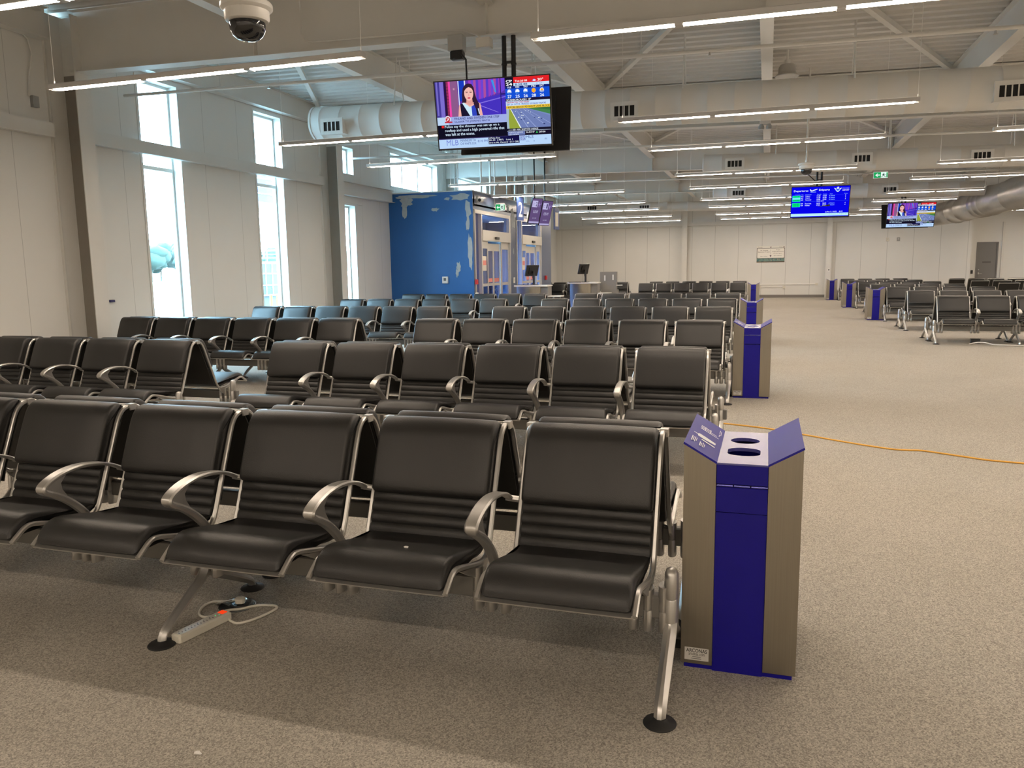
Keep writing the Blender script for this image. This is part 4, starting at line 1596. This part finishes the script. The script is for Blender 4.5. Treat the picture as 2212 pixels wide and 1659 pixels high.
backtv(1.45, 25.60, 3.33, 1.56, radians(2.4), radians(12), 'back of a second screen hung behind the departures board')
backtv(4.85, 33.35, 3.28, 1.60, radians(3.4), radians(12), 'black back of a second television behind the far one')
for (x, y, yj, zc, lb) in ((-3.18, 10.0, 9.9, 3.5, 'twin black posts with a bracket carrying the large television'), (1.38, 25.36, 25.3, 3.35, 'twin black posts carrying the departures board'), (4.75, 33.05, 32.95, 3.3, 'twin black posts carrying the far television')):
    root = empty('screen_mount', (x, y, zc), lb, 'ceiling mount')
    for s_ in (-1, 1):
        mb = MB()
        zt = zr(x) - zc
        mb.tube([(s_ * .062, 0, -.25), (s_ * .062, 0, zt)], .030, 12)
        for zz in (.33, .37, .60):
            mb.tube([(s_ * .062, 0, zz), (s_ * .062, 0, zz + .02)], .037, 12)
        mb.build('mount_post', m_plastic, root)
    mb = MB()
    mb.box(-.062, .062, -.012, .012, .62, .65)
    mb.box(-.30, .30, -.21, -.19, -.14, .14)
    mb.box(-.30, .30, .19, .21, -.14, .14)
    mb.box(-.05, .05, -.2, .2, -.04, .04)
    mb.build('mount_bracket', m_plastic, root, smooth=0)

# gate screens and number signs by the vestibule
def pic_gate(n):
    def f(p):
        R, T = p.rect, p.text
        BG = (98, 78, 122)
        R(0, 0, 1, 1, BG)
        R(.06, .08, .58, .34, (190, 185, 225))
        T('Gate', .12, .16, .30, .20, (120, 110, 160))
        T('Porte', .12, .23, .30, .27, (120, 110, 160))
        T(str(n), .40, .12, .53, .30, (70, 55, 100), .02)
        p.poly([(.74, .10), (.78, .20), (.86, .20), (.79, .25), (.77, .36), (.74, .28), (.71, .36), (.70, .25), (.63, .20), (.71, .20)], (150, 130, 190))
        R(.86, .16, .96, .18, (140, 120, 180))
        R(.86, .21, .96, .23, (140, 120, 180))
        T('8:38 AM', .27, .46, .73, .58, (195, 190, 225), .03)
        T('Jul 5, 2022', .30, .76, .68, .81, (185, 180, 215), .01)
        R(0, .92, 1, .985, (178, 172, 215))
    return f
for k, (y, n) in enumerate(((22.50, 2), (23.75, 1))):
    w_, h_ = .82, 1.22
    root = empty('gate_screen', (-6.42 + .03 * 0, 22.0 + k * .9, 3.18), 'upright purple gate information screen numbered %d, hanging by the blue vestibule' % n, 'information screen', 'hanging gate screens')
    # faces +x and a little towards the viewer
    yaw, tilt = radians(62), radians(16)
    mb = MB()
    W, H = .45, .76
    root.location = (-6.68 + .215 * k, 23.45 + .40 * k, 3.25 - .05 * k)
    root.rotation_euler = (0, 0, yaw)
    mb.box(-W / 2, W / 2, .0, .05, -H / 2, H / 2)
    mb.build('screen_casing', m_plastic, root, 0, rot=(tilt, 0, 0))
    pc = Pic(W - .02, H - .02, scr)
    pic_gate(n)(pc)
    pc.build('screen_picture', root, (0, -.001, 0), (tilt, 0, 0))
    mb = MB()
    mb.tube([(0, .05, .2), (0, .05, 4.9 - 3.27 + .3)], .022, 10)
    mb.tube([(0, .05, .2), (0, .02, .15)], .022, 10)
    z_ = zdy(-6.7, 23.4 + .5 * k) - 3.27
    mb.tube([(0, .05, 1.2), (0, .05, z_ - .001)], .022, 10)
    mb.build('drop_rod', m_plastic, root)
for k, (x, y, n, z) in enumerate(((-6.88, 22.55, '2', 3.27), (-6.32, 24.6, '1', 3.07))):
    root = empty('gate_sign', (x, y, z), 'hanging blue panel with a large white numeral %s' % n, 'sign', 'hanging gate number signs')
    root.rotation_euler = (0, 0, radians(74 if k == 0 else 78))
    W, H = .34, .66
    mb = MB()
    mb.box(-W / 2, W / 2, 0, .03, -H / 2, H / 2)
    mb.build('sign_panel', pbr('slate_sign', (.05, .09, .26), .4), root, smooth=0)
    pc = Pic(W, H, lambda c: pbr('numeral_%d_%d_%d' % c, srgb(c), .5))
    pc.text(n, .2, .2, .8, .85, (235, 232, 220), .01)
    pc.build('sign_numeral', root, (0, -.001, 0))
    mb = MB()
    for s_ in (-1, 1):
        mb.tube([(s_ * .14, .015, H / 2 - .01), (s_ * .14, .015, zdy(x + s_ * .04, y + s_ * .135) - z - .001)], .004, 5)
    mb.build('sign_wire', m_plastic, root)

# exit signs
def exit_sign(x, y, z, yaw, label, ztop=None, w=.38, h=.175):
    root = empty('exit_sign', (x, y, z), label, 'exit sign', 'green running-man exit signs')
    root.rotation_euler = (0, 0, yaw)
    mb = MB()
    mb.box(-w / 2, w / 2, .0, .04, -h / 2, h / 2)
    mb.box(-w / 2 + .02, w / 2 - .02, -.005, .045, h / 2, h / 2 + .025)
    if ztop:
        mb.tube([(0, .02, h / 2), (0, .02, ztop - z)], .012, 8)
    else:
        mb.box(-.18, -w / 2, .005, .035, -.02, .02)
    mb.build('sign_housing', m_wht, root, smooth=0)
    pc = Pic(w - .01, h - .01, scr)
    G, W = (30, 165, 90), (225, 250, 240)
    pc.rect(0, 0, 1, 1, W)
    pc.rect(.015, .03, .52, .97, G)
    pc.rect(.90, .1, .985, .90, G)
    pc.poly([(.12, .5), (.27, .22), (.32, .22), (.26, .42), (.47, .42), (.47, .58), (.26, .58), (.32, .78), (.27, .78)], W)
    K = (20, 60, 45)
    pc.ell(.72, .24, .028, .06, K, 12)
    pc.poly([(.66, .34), (.76, .32), (.74, .56), (.66, .54)], K)
    pc.poly([(.58, .42), (.68, .34), (.70, .39), (.62, .50)], K)
    pc.poly([(.75, .34), (.84, .46), (.82, .51), (.74, .42)], K)
    pc.poly([(.66, .53), (.72, .55), (.64, .72), (.57, .90), (.54, .86), (.60, .70)], K)
    pc.poly([(.70, .53), (.75, .56), (.80, .72), (.88, .84), (.86, .88), (.76, .76)], K)
    pc.build('sign_face', root, (0, -.001, 0))
exit_sign(2.98, 25.1, 4.02, 0, 'green and white running-man exit sign with left arrow, under the third rafter', zr(2.98) + .0)
exit_sign(-7.62, 22.9, 3.36, radians(0), 'green exit sign on the blue vestibule above the first sliding door', None, .30, .20)

# ================================================================== gate desks
def desk(x0, x1, y0, y1, top, label, low_side):
    cx, cyy = (x0 + x1) / 2, (y0 + y1) / 2
    root = empty('gate_desk', (cx, cyy, 0), label, 'counter')
    W, D = (x1 - x0) / 2, (y1 - y0) / 2
    mb = MB()
    # bowed stainless front
    pl = [(-W + .06, -D + .10)] + [(-W + .06 + (2 * W - .30) * k / 8, -D + .10 - .09 * sin(pi * k / 8)) for k in range(1, 8)] + [(W - .24, -D + .10), (W - .24, D - .05), (-W + .06, D - .05)]
    mb.prism(pl, 0.03, top - .045, 'z')
    mb.build('desk_front', m_inox, root, smooth=30)
    mb = MB()
    mb.box(W - .24, W - .02, -D + .14, D - .05, 0, top - .045)
    mb.build('desk_end', pbr('grey_laminate', (.26, .25, .235), .45), root, smooth=0)
    mb = MB()
    mb.bbox(-W, W, -D, D, top - .045, top, .006)
    mb.build('desk_top', m_wht, root, smooth=0)
    mb = MB()
    mb.bbox(W - .02, W + .38, -D + .15, D - .05, .68, .715, .006)
    mb.build('side_shelf', m_wht, root, smooth=0)
    mb = MB()
    mb.box(W + .10, W + .14, -D + .3, D - .3, .0, .68)
    mb.build('shelf_leg', m_alu, root, smooth=0)
    return root
DK1 = desk(-7.35, -6.30, 23.3, 23.95, 1.045, 'stainless-fronted gate desk with white top in front of the sliding doors', .7)
DK2 = desk(-6.30, -5.30, 25.9, 26.55, 1.065, 'stainless-fronted gate desk with white top, right one next to the grey kiosk', .7)

def monitor(x, y, z, yaw, label, s=1.0):
    root = empty('desk_monitor', (x, y, z), label, 'monitor', 'black monitors on the gate desks')
    root.rotation_euler = (0, 0, yaw)
    mb = MB()
    mb.bbox(-.13, .13, -.10, .10, 0, .018, .004)
    mb.build('monitor_base', m_plastic, root)
    mb = MB()
    mb.box(-.035, .035, .015, .045, .018, .42)
    mb.box(-.03, .03, -.03, .02, .36, .41)
    mb.build('monitor_stand', m_plastic, root, smooth=0)
    mb = MB()
    mb.bbox(-.27, .27, -.02, .02, -.17, .17, .005)
    mb.box(-.15, .15, .02, .04, -.10, .10)
    mb.build('monitor_panel', m_plastic, root, 0, loc=(0, -.05, .44), rot=(radians(-14), 0, 0))
    mb = MB()
    mb.tube([(.02, .0, .35), (.05, .02, .22), (.03, .05, .10), (.08, .08, .02)], .006, 6)
    mb.build('monitor_cable', m_plastic, root)
monitor(-6.83, 23.62, 1.045, radians(205 + 38), 'black monitor seen edge-on from behind on the nearer gate desk')
monitor(-5.78, 26.2, 1.065, radians(205 + 42), 'black monitor seen edge-on from behind on the farther gate desk')
def keyboard(x, y, z, label):
    mb = MB()
    mb.bbox(-.21, .21, -.07, .07, 0, .02, .004)
    o = mb.build('keyboard', m_plastic, None, 30, (x, y, z))
    tag(o, label, 'keyboard', 'keyboards on the gate desks')
keyboard(-7.11, 23.40, 1.045, 'black keyboard on the nearer gate desk')
keyboard(-6.06, 26.0, 1.065, 'black keyboard on the farther gate desk')
# grey kiosk next to the second desk
ks = empty('document_kiosk', (-5.06, 26.75, 0), 'grey upright kiosk panel with two white slots beside the farther desk', 'kiosk')
mb = MB()
mb.box(-.28, .28, 0, .25, 0, .80)
mb.build('kiosk_base', pbr('grey_laminate', (.26, .25, .235), .45), ks, smooth=0)
mb = MB()
mb.box(-.32, .24, .02, .20, .80, 1.40)
mb.build('kiosk_cabinet', pbr('grey_laminate', (.26, .25, .235), .45), ks, smooth=0)
mb = MB()
mb.box(-.18, -.13, .012, .02, 1.10, 1.28)
mb.box(.10, .15, .012, .02, 1.12, 1.30)
mb.build('kiosk_slot', m_wht, ks, smooth=0)
mb = MB()
mb.box(.24, .42, .0, .2, .93, .96)
mb.build('kiosk_shelf', m_wht, ks, smooth=0)

# ================================================================== things on walls
# pull stations, thermostats, notices
def wallbox(name, x, y, z, w, h, d, mat, axis, label, cat, mat2=None):
    """box proud of a wall: axis 'y' faces -y, 'x' faces +x"""
    mb = MB()
    if axis == 'y':
        mb.bbox(-w / 2, w / 2, -d, -.0005, -h / 2, h / 2, min(w, h, d) * .12)
    else:
        mb.bbox(.0005, d, -w / 2, w / 2, -h / 2, h / 2, min(w, h, d) * .12)
    o = empty(name, (x, y, z), label, cat)
    mb.build('cover', mat, o, smooth=0)
    mb = MB()
    if axis == 'y':
        mb.box(-w * .22, w * .22, -d - .004, -d, -h * .12, h * .28)
    else:
        mb.box(d, d + .004, -w * .22, w * .22, -h * .12, h * .28)
    mb.build('face_plate', mat2 or m_alu, o, smooth=0)
    return o
wallbox('card_reader', -8.66, VY0, 1.26, .17, .19, .05, m_wht, 'y', 'white wall panel box with small display on the blue wall', 'control box', pbr('plate_grey', (.10, .095, .09), .4))
wallbox('fire_pull', VX + .02, 21.10, 1.20, .12, .14, .06, m_red, 'x', 'red fire alarm pull station at the near corner of the vestibule', 'fire alarm', m_red)
wallbox('fire_pull', VX, 28.6, 1.20, .14, .15, .06, m_red, 'x', 'red fire alarm pull station at the far end of the vestibule', 'fire alarm', m_red)
wallbox('door_control', VX + .02, 21.10, .83, .12, .14, .06, m_ext, 'x', 'cream control box below the red pull station', 'control box', m_plastic)
wallbox('door_control', VX, 24.72, 1.18, .13, .18, .03, m_wht, 'x', 'white control plate between the two sliding doors', 'control box')
vc = empty('bullet_camera', (VX, 21.46, 3.47), 'white bullet security camera at the top corner of the vestibule', 'security camera')
mb = MB()
mb.lathe([(.06, 0), (.06, .02), (.03, .03), (.03, .09), (0, .09)], (0, 0, 0), 16, 0, 'x')
mb.build('camera_mount', m_wht, vc)
mb = MB()
mb.tube([(.09, .10, -.01), (.09, -.10, -.01)], .055, 16)
mb.build('camera_body', m_wht, vc)
mb = MB()
mb.tube([(.09, -.10, -.01), (.09, -.106, -.01)], .045, 16)
mb.build('camera_lens', m_plastic, vc)

# conduits rising from the vestibule roof
mb = None
for k, (x, y, lb) in enumerate(((-8.6, 22.0, 0), (-8.1, 22.6, 0), (-7.95, 23.4, 0), (-8.3, 24.0, 0), (-7.95, 24.6, 0), (-8.0, 25.6, 0), (-7.95, 26.6, 0), (-8.2, 27.6, 0))):
    pipe('conduit', 'thin pale conduit standing on the vestibule roof', [(x, y, VH + .03), (x, y, VH + .3), (x, y, zdy(x, y) - .002)], [.018, .03, .022, .035, .018, .03, .03, .04][k], m_struct, 'pipe', 'conduits standing on the vestibule roof')

# project sign on the far wall
sg = empty('project_sign', (.15, YF - .002, 2.05), 'bilingual expansion project sign board on the far wall', 'sign')
mb = MB()
mb.box(-.64, .64, -.012, 0, -.385, .385)
mb.build('sign_board', pbr('sign_cream', (.70, .67, .58), .5), sg, smooth=0)
pc = Pic(1.27, .76, lambda c: pbr('print_%d_%d_%d' % c, srgb(c), .5))
pc.rect(0, 0, 1, 1, (232, 230, 222))
pc.text('Canad\u00e4'.replace('\u00e4', 'a'), .03, .03, .20, .10, (130, 110, 95))
pc.poly([(.47, .03), (.50, .05), (.53, .03), (.515, .09), (.50, .10), (.485, .09)], (90, 50, 70))
pc.text('Ontario', .80, .04, .93, .085, (120, 100, 85))
pc.ell(.965, .065, .02, .035, (95, 75, 65))
pc.rect(0, .12, 1, .76, (120, 118, 112))
pc.poly([(.02 + a, .145 + b) for a, b in ((.02, 0), (.94, 0), (.96, .03), (.96, .55), (.94, .585), (.02, .585), (0, .55), (0, .03))], (240, 236, 228))
pc.rect(.497, .20, .503, .52, (110, 90, 80))
K = (70, 50, 40)
pc.text('Air Terminal', .13, .235, .40, .285, K, .01)
pc.text('Expansion Project', .05, .335, .47, .395, K, .01)
pc.text('Projet', .69, .215, .83, .27, K, .01)
pc.text("d'agrandissement", .55, .315, .96, .37, K, .01)
pc.text("de l'a\u00e9rogare", .60, .42, .90, .475, K, .01)
pc.text('$44.7 million', .14, .60, .38, .645, K)
pc.text('44,7 millions $', .61, .58, .88, .63, K)
pc.poly([(.465, .60), (.485, .56), (.50, .58), (.515, .56), (.535, .60), (.505, .65), (.505, .70), (.495, .70), (.495, .65)], (80, 40, 60))
rnd = random.Random(9)
pc.rect(0, .76, 1, .975, (110, 140, 135))
for k in range(34):
    u = rnd.uniform(0, .96)
    v = rnd.uniform(.76, .90)
    pc.rect(u, v, min(1, u + rnd.uniform(.01, .06)), min(.97, v + rnd.uniform(.03, .10)), random.choice(((80, 120, 120), (150, 165, 140), (60, 75, 70), (170, 150, 130), (60, 105, 125))))
pc.rect(0, .95, 1, 1, (95, 65, 45))
pc.build('sign_print', sg, (0, -.013, 0))

# surface conduit with outlets along the far wall
root = empty('wall_conduit', (0, YF - .002, 0), 'white surface conduit with outlets along the far wall', 'conduit')
mb = MB()
mb.tube([(-1.15, -.02, .62), (-.40, -.02, .62), (.02, -.02, .62), (.80, -.02, .62), (2.2, -.02, .62)], .018, 8)
mb.tube([(-1.15, -.02, .50), (-.35, -.02, .50), (-.2, -.02, .49), (.6, -.02, .50), (.78, -.02, .50)], .018, 8)
mb.build('conduit_run', m_wht, root)
for x in (-.30, .80, 2.25):
    mb = MB()
    mb.box(x - .06, x + .06, -.05, 0, .43 if x < 2 else .57, .57 if x < 2 else .67)
    mb.box(x - .03, x + .03, -.055, -.05, .46 if x < 2 else .60, .54 if x < 2 else .64)
    mb.build('outlet_box', m_ext, root, smooth=0)
wallbox('thermostat', 2.74, YF - .25, 1.27, .10, .15, .03, m_wht, 'y', 'white thermostat on the far wall column', 'thermostat', m_plastic)
wallbox('card_reader', 8.86, 41.0, 1.1, .09, .16, .03, m_plastic, 'y', 'small black card reader left of the grey door', 'card reader', m_plastic)
wallbox('electrical_switch', 5.2, YF, 2.62, .12, .16, .05, m_ext, 'y', 'small cream box high on the far wall, left of a pair', 'control box')
wallbox('electrical_switch', 5.65, YF, 2.62, .12, .16, .05, pbr('box_grey', (.30, .31, .31), .5), 'y', 'small grey box high on the far wall, right of a pair', 'control box')

# blue door stop / handle on the left wall
mb = MB()
mb.bbox(0, .07, -.05, .05, -.02, .02, .006)
tag(mb.build('wall_hook', pbr('navy_plastic', (.01, .012, .10), .4), None, 30, (XL + .001, 10.56, 1.12)), 'small navy blue knob sticking out of the left wall beside the first column', 'hook')

# ================================================================== things on the floor
# power bar with its cord
pb = empty('power_bar', (-2.325, 2.735, 0), 'white power bar with a lit red switch on the carpet under the nearest bench', 'power strip', rz=radians(78))
# local x along the bar
mb = MB()
mb.bbox(-.14, .14, -.030, .030, 0.001, .040, .007)
mb.build('bar_body', m_ext, pb, smooth=30)
mb = MB()
for k in range(6):
    xx = -.115 + k * .032
    for a, b in ((-.008, .007), (.008, .007)):
        mb.box(xx + a - .002, xx + a + .002, -.010, -.002, .0401, .0406)
    mb.box(xx - .002, xx + .002, .004, .009, .0401, .0406)
mb.build('socket_slots', m_plastic, pb, smooth=0)
mb = MB()
mb.box(.098, .124, -.016, .016, .039, .043)
mb.build('bar_switch', emis('neon_red', (1.0, .06, .01), .9), pb, smooth=0)
mb = MB()
mb.box(.070, .074, -.002, .002, .0395, .0412)
mb.box(.082, .086, -.012, -.008, .0395, .0412)
mb.build('pilot_light', emis('neon_green', (.1, .9, .3), .8), pb, smooth=0)
# cord: loops beside the bar then runs to the floor box
Z0 = .008
cord = [(-2.30, 2.865, .018), (-2.285, 2.855, .012), (-2.25, 2.835, Z0), (-2.203, 2.828, Z0), (-2.159, 2.889, Z0), (-2.134, 2.978, Z0), (-2.138, 3.022, Z0), (-2.17, 3.034, Z0), (-2.238, 3.015, Z0), (-2.289, 2.955, .010), (-2.33, 2.905, .018), (-2.372, 2.845, .010), (-2.416, 2.841, Z0), (-2.456, 2.876, Z0), (-2.482, 2.938, Z0), (-2.472, 2.99, Z0), (-2.43, 3.005, Z0), (-2.385, 3.01, .014), (-2.345, 3.005, .03)]
def smooth3(pts, n=5):
    P = [Vector(pts[0])] + [Vector(p) for p in pts] + [Vector(pts[-1])]
    out = []
    for i in range(1, len(P) - 2):
        a, b, c, d = P[i - 1], P[i], P[i + 1], P[i + 2]
        for k in range(n):
            t = k / n
            out.append(.5 * ((2 * b) + (-a + c) * t + (2 * a - 5 * b + 4 * c - d) * t * t + (-a + 3 * b - 3 * c + d) * t ** 3))
    out.append(P[-1])
    return out
mb = MB()
base = Vector((-2.325, 2.735, 0))
rot = Matrix.Rotation(-radians(78), 3, 'Z')
mb.tube([rot @ (p - base) for p in smooth3(cord)], .0058, 8)
mb.build('power_cord', m_ext, pb)
# floor box
fb = empty('floor_box', (-2.345, 3.005, 0), 'round metal floor outlet with its flap open and the power bar plug in it', 'floor outlet')
mb = MB()
mb.lathe([(.0, .003), (.045, .003), (.045, .0035), (.080, .0035), (.086, .0015), (.087, 0)], (0, 0, 0), 36)
mb.build('cover_ring', pbr('polished_steel', (.60, .66, .70), .18, .95), fb)
mb = MB()
mb.lathe([(.0, .0045), (.042, .0045), (.045, .0035)], (.012, .0, 0), 28)
mb.build('outlet_well', m_plastic, fb)
mb = MB()
ring = [(.046 * cos(2 * pi * k / 28), .046 * sin(2 * pi * k / 28)) for k in range(28)]
mb.loft([[(x, y, 0) for x, y in ring], [(x, y, .003) for x, y in ring]])
o = mb.build('cover_flap', pbr('dark_steel', (.16, .155, .14), .35, .8), fb, 30, loc=(-.060, -.035, .020), rot=(radians(-14), radians(-16), 0))
mb = MB()
mb.bbox(-.022, .022, -.018, .018, .006, .040, .008)
mb.build('plug', m_ext, fb, 30, loc=(.01, .01, 0), rot=(0, 0, .4))
# extension cord in the aisle
ext = [(-.42, 8.02, .007), (-.37, 8.02, .007), (.02, 7.88, .007), (.386, 7.638, .007), (.718, 7.40, .007), (1.028, 7.22, .007), (1.17, 7.20, .007), (1.276, 7.21, .007), (1.42, 7.14, .007), (1.6, 7.04, .007), (1.73, 6.975, .007), (1.949, 6.93, .007), (2.4, 6.86, .007), (3.4, 6.9, .007)]
mb = MB()
mb.tube([p - Vector((.7, 7.4, 0)) for p in smooth3(ext)], .0068, 8)
tag(mb.build('extension_cord', m_orange, None, 40, (.7, 7.4, 0)), 'yellow-orange extension cord lying across the carpet of the aisle', 'cord')
# litter
def scrap(name, x, y, z, s, mat, label, cat='litter', seed=1):
    rnd = random.Random(seed)
    mb = MB()
    rings = []
    for k, (rr, zz) in enumerate(((.4, 0), (1, .15), (.8, .5), (.3, .75))):
        rings.append([(s * rr * (1 + rnd.uniform(-.3, .3)) * cos(a * pi / 4) * 1.4, s * rr * (1 + rnd.uniform(-.3, .3)) * sin(a * pi / 4), s * zz) for a in range(8)])
    mb.loft(rings)
    tag(mb.build(name, mat, None, 0, (x, y, z)), label, cat)
scrap('paper_scrap', -1.733, 1.972, .0, .010, m_wht, 'white scrap of paper on the carpet at the bottom left', seed=2)
scrap('crumb', -3.526, 3.338, .0, .012, pbr('brown_crumb', (.30, .14, .05), .8), 'brown crumb on the carpet under the nearest bench', seed=3)
scrap('paper_scrap', -2.93, 3.331, .0, .007, m_wht, 'tiny white scrap on the carpet behind the nearest bench', seed=4)
scrap('crumb', -1.318, 2.725, .482, .008, m_wht, 'white crumb lying on a black seat of the nearest bench', seed=5)
# charger and cables on the floor farther off
root = empty('power_adapter', (-4.95, 8.05, 0), 'white power adapter with thin cables on the carpet between the second and third rows', 'power adapter')
mb = MB()
mb.bbox(-.06, .06, -.035, .035, 0, .05, .008)
mb.bbox(.09, .15, -.03, .03, 0, .03, .008)
mb.build('adapter_body', m_wht, root, 30)
mb = MB()
mb.tube(smooth3([(.06, 0, .02), (.14, .1, .006), (.2, .3, .006), (.1, .6, .1), (.0, 1.3, .30)]), .005, 6)
mb.tube(smooth3([(-.06, 0, .02), (-.16, .05, .006), (-.3, .25, .006), (-.42, .6, .006)]), .005, 6)
mb.build('adapter_cable', m_plastic, root)
root = empty('charger_box', (3.87, 17.3, 0), 'black charging box with a white cable on the floor under the nearest right-hand bench', 'power adapter')
mb = MB()
mb.bbox(-.07, .09, -.04, .04, 0, .09, .006)
mb.build('box_body', m_plastic, root, 30)
mb = MB()
mb.tube(smooth3([(-.15, -.3, .01), (-.02, -.28, .04), (.12, -.3, .04), (.25, -.38, .012), (.5, -.45, .012), (1.2, -.5, .012)]), .011, 6)
mb.build('white_cable', m_wht, root)

# ================================================================== outside
mb = MB()
mb.box(-400, XL - .35, -200, 300, -.35, -.25)
o = raw(mb, 'ground_outside', pbr('apron_concrete', (.30, .305, .30), .9, noise=.06, scale=.2))
struct(o)
mb = MB()
mb.box(-110, -62, -200, 300, -.25, -.235)
tag(raw(mb, 'grass_strip', pbr('airfield_grass', (.08, .13, .06), .95, noise=.2, scale=.3)), 'strip of airfield grass seen through the windows', 'grass')['kind'] = 'stuff'
m_leaf = [pbr('tree_leaves_a', (.018, .034, .026), .9, noise=.3, scale=.6), pbr('tree_leaves_b', (.024, .042, .032), .9, noise=.3, scale=.6)]
m_trunk = pbr('tree_bark', (.12, .10, .08), .9)
def tree_mesh(seed, h):
    rnd = random.Random(seed)
    mb = MB()
    for k in range(9):
        c = Vector((rnd.uniform(-2, 2), rnd.uniform(-2.2, 2.2), h * rnd.uniform(.40, .88)))
        r = rnd.uniform(1.3, 2.3)
        rings = []
        for i in range(7):
            a = -pi / 2 + pi * i / 6
            rings.append([tuple(c + Vector((cos(a) * cos(q * pi / 5), cos(a) * sin(q * pi / 5), sin(a) * .9)) * r * rnd.uniform(.85, 1.15)) if 0 < i < 6 else tuple(c + Vector((.05 * cos(q * pi / 5), .05 * sin(q * pi / 5), sin(a) * r * .9))) for q in range(10)])
        mb.loft(rings)
    return mb
TREES = []
for k in range(14):
    y = 108 + k * 4.7
    r_ = empty('tree', (-122 - (k % 2) * 10, y, -.25), 'leafy tree in the far tree line seen through the first tall window', 'tree', 'far tree line seen through the windows')
    if k < 3:
        h = 7.6 + k * .8
        mb = tree_mesh(20 + k, h)
        a = mb.build('crown', m_leaf[k % 2], r_, smooth=60)
        mb = MB()
        mb.tube([(0, 0, 0), (.1, .1, h * .6)], [.22, .12], 8)
        b = mb.build('trunk', m_trunk, r_)
        TREES.append((a, b))
    else:
        for s_ in TREES[k % 3]:
            c = s_.copy()
            COL.objects.link(c)
            c.parent = r_
            c.scale = (1, 1.1, .85 + .05 * (k % 5))
for k in range(10):
    r_ = empty('tree', (-122 - (k % 2) * 10, 178 + k * 4.7, -.25), 'leafy tree in the far tree line seen through the second tall window', 'tree', 'far tree line seen through the second window')
    for s_ in TREES[k % 3]:
        c = s_.copy()
        COL.objects.link(c)
        c.parent = r_
        c.scale = (1, 1.1, .9 + .04 * (k % 4))
# blue canopy beyond the second window and the boarding ramp below it
cn = empty('canopy', (-21.6, 33.8, 0), 'blue-fasciaed canopy outside the second tall window', 'canopy')
mb = MB()
mb.box(-1.5, 0, -3.2, 6, 4.66, 5.9)
mb.build('canopy_fascia', pbr('canopy_blue', (.002, .018, .10), .5), cn, smooth=0)
mb = MB()
for k in range(3):
    mb.box(.0, .03, -3.2, 6, 5.0 + k * .33, 5.04 + k * .33)
mb.build('fascia_joint', m_wht, cn, smooth=0)
mb = MB()
mb.box(-1.5, .0, -3.2, 6, 4.37, 4.66)
for k in range(8):
    mb.box(.0, .02, -3.2, 6, 4.38 + k * .034, 4.392 + k * .034)
mb.build('canopy_soffit', pbr('soffit_grey', (.16, .17, .18), .5), cn, smooth=0)
for y in (-3.0, 5.7):
    mb = MB()
    mb.box(-.9, -.7, y, y + .2, -.25, 4.37)
    mb.build('canopy_post', m_struct, cn, smooth=0)
rp = empty('boarding_ramp', (-18.2, 27.0, -.25), 'grey panelled boarding ramp with white railings outside the second window', 'boarding ramp')
mb = MB()
mb.box(-1.2, 0, -1.6, 3.4, .9, 2.15)
mb.build('ramp_body', pbr('ramp_panel', (.03, .036, .042), .5), rp, smooth=0)
mb = MB()
for k in range(12):
    mb.box(0.001, .02, -1.6 + k * .42, -1.56 + k * .42, .9, 2.15)
for z in (.9, 1.28, 1.72, 2.11):
    mb.box(0.001, .025, -1.6, 3.4, z, z + .04)
mb.build('panel_frame', m_wht, rp, smooth=0)
mb = MB()
mb.box(-1.2, .03, -1.6, 3.4, 2.15, 2.20)
mb.build('ramp_edge', pbr('safety_yellow', (.22, .14, .01), .5), rp, smooth=0)
mb = MB()
for z in (2.32, 2.46, 2.60):
    mb.tube([(-.02, -1.6, z), (-.02, 3.4, z + .06)], .016, 6)
for k in range(6):
    mb.tube([(-.02, -1.5 + k * .95, 2.2), (-.02, -1.5 + k * .95, 2.62)], .02, 6)
mb.build('ramp_railing', m_wht, rp)
mb = MB()
mb.box(-1.1, -.1, -1.4, 3.2, .0, .9)
mb.build('ramp_chassis', pbr('chassis_grey', (.08, .085, .09), .6), rp, smooth=0)
for k in range(5):
    mb = MB()
    mb.tube([(0, 0, 0), (0, 0, .95)], .055, 12)
    mb.lathe([(.055, 0), (.04, .03), (0, .04)], (0, 0, .95), 12)
    o = mb.build('bollard', pbr('safety_yellow', (.22, .14, .01), .5), None, 40, (-17.6, 25.65 + k * .42, -.25))
    tag(o, 'yellow bollard standing in front of the boarding ramp outside', 'bollard', 'yellow bollards outside the second window')
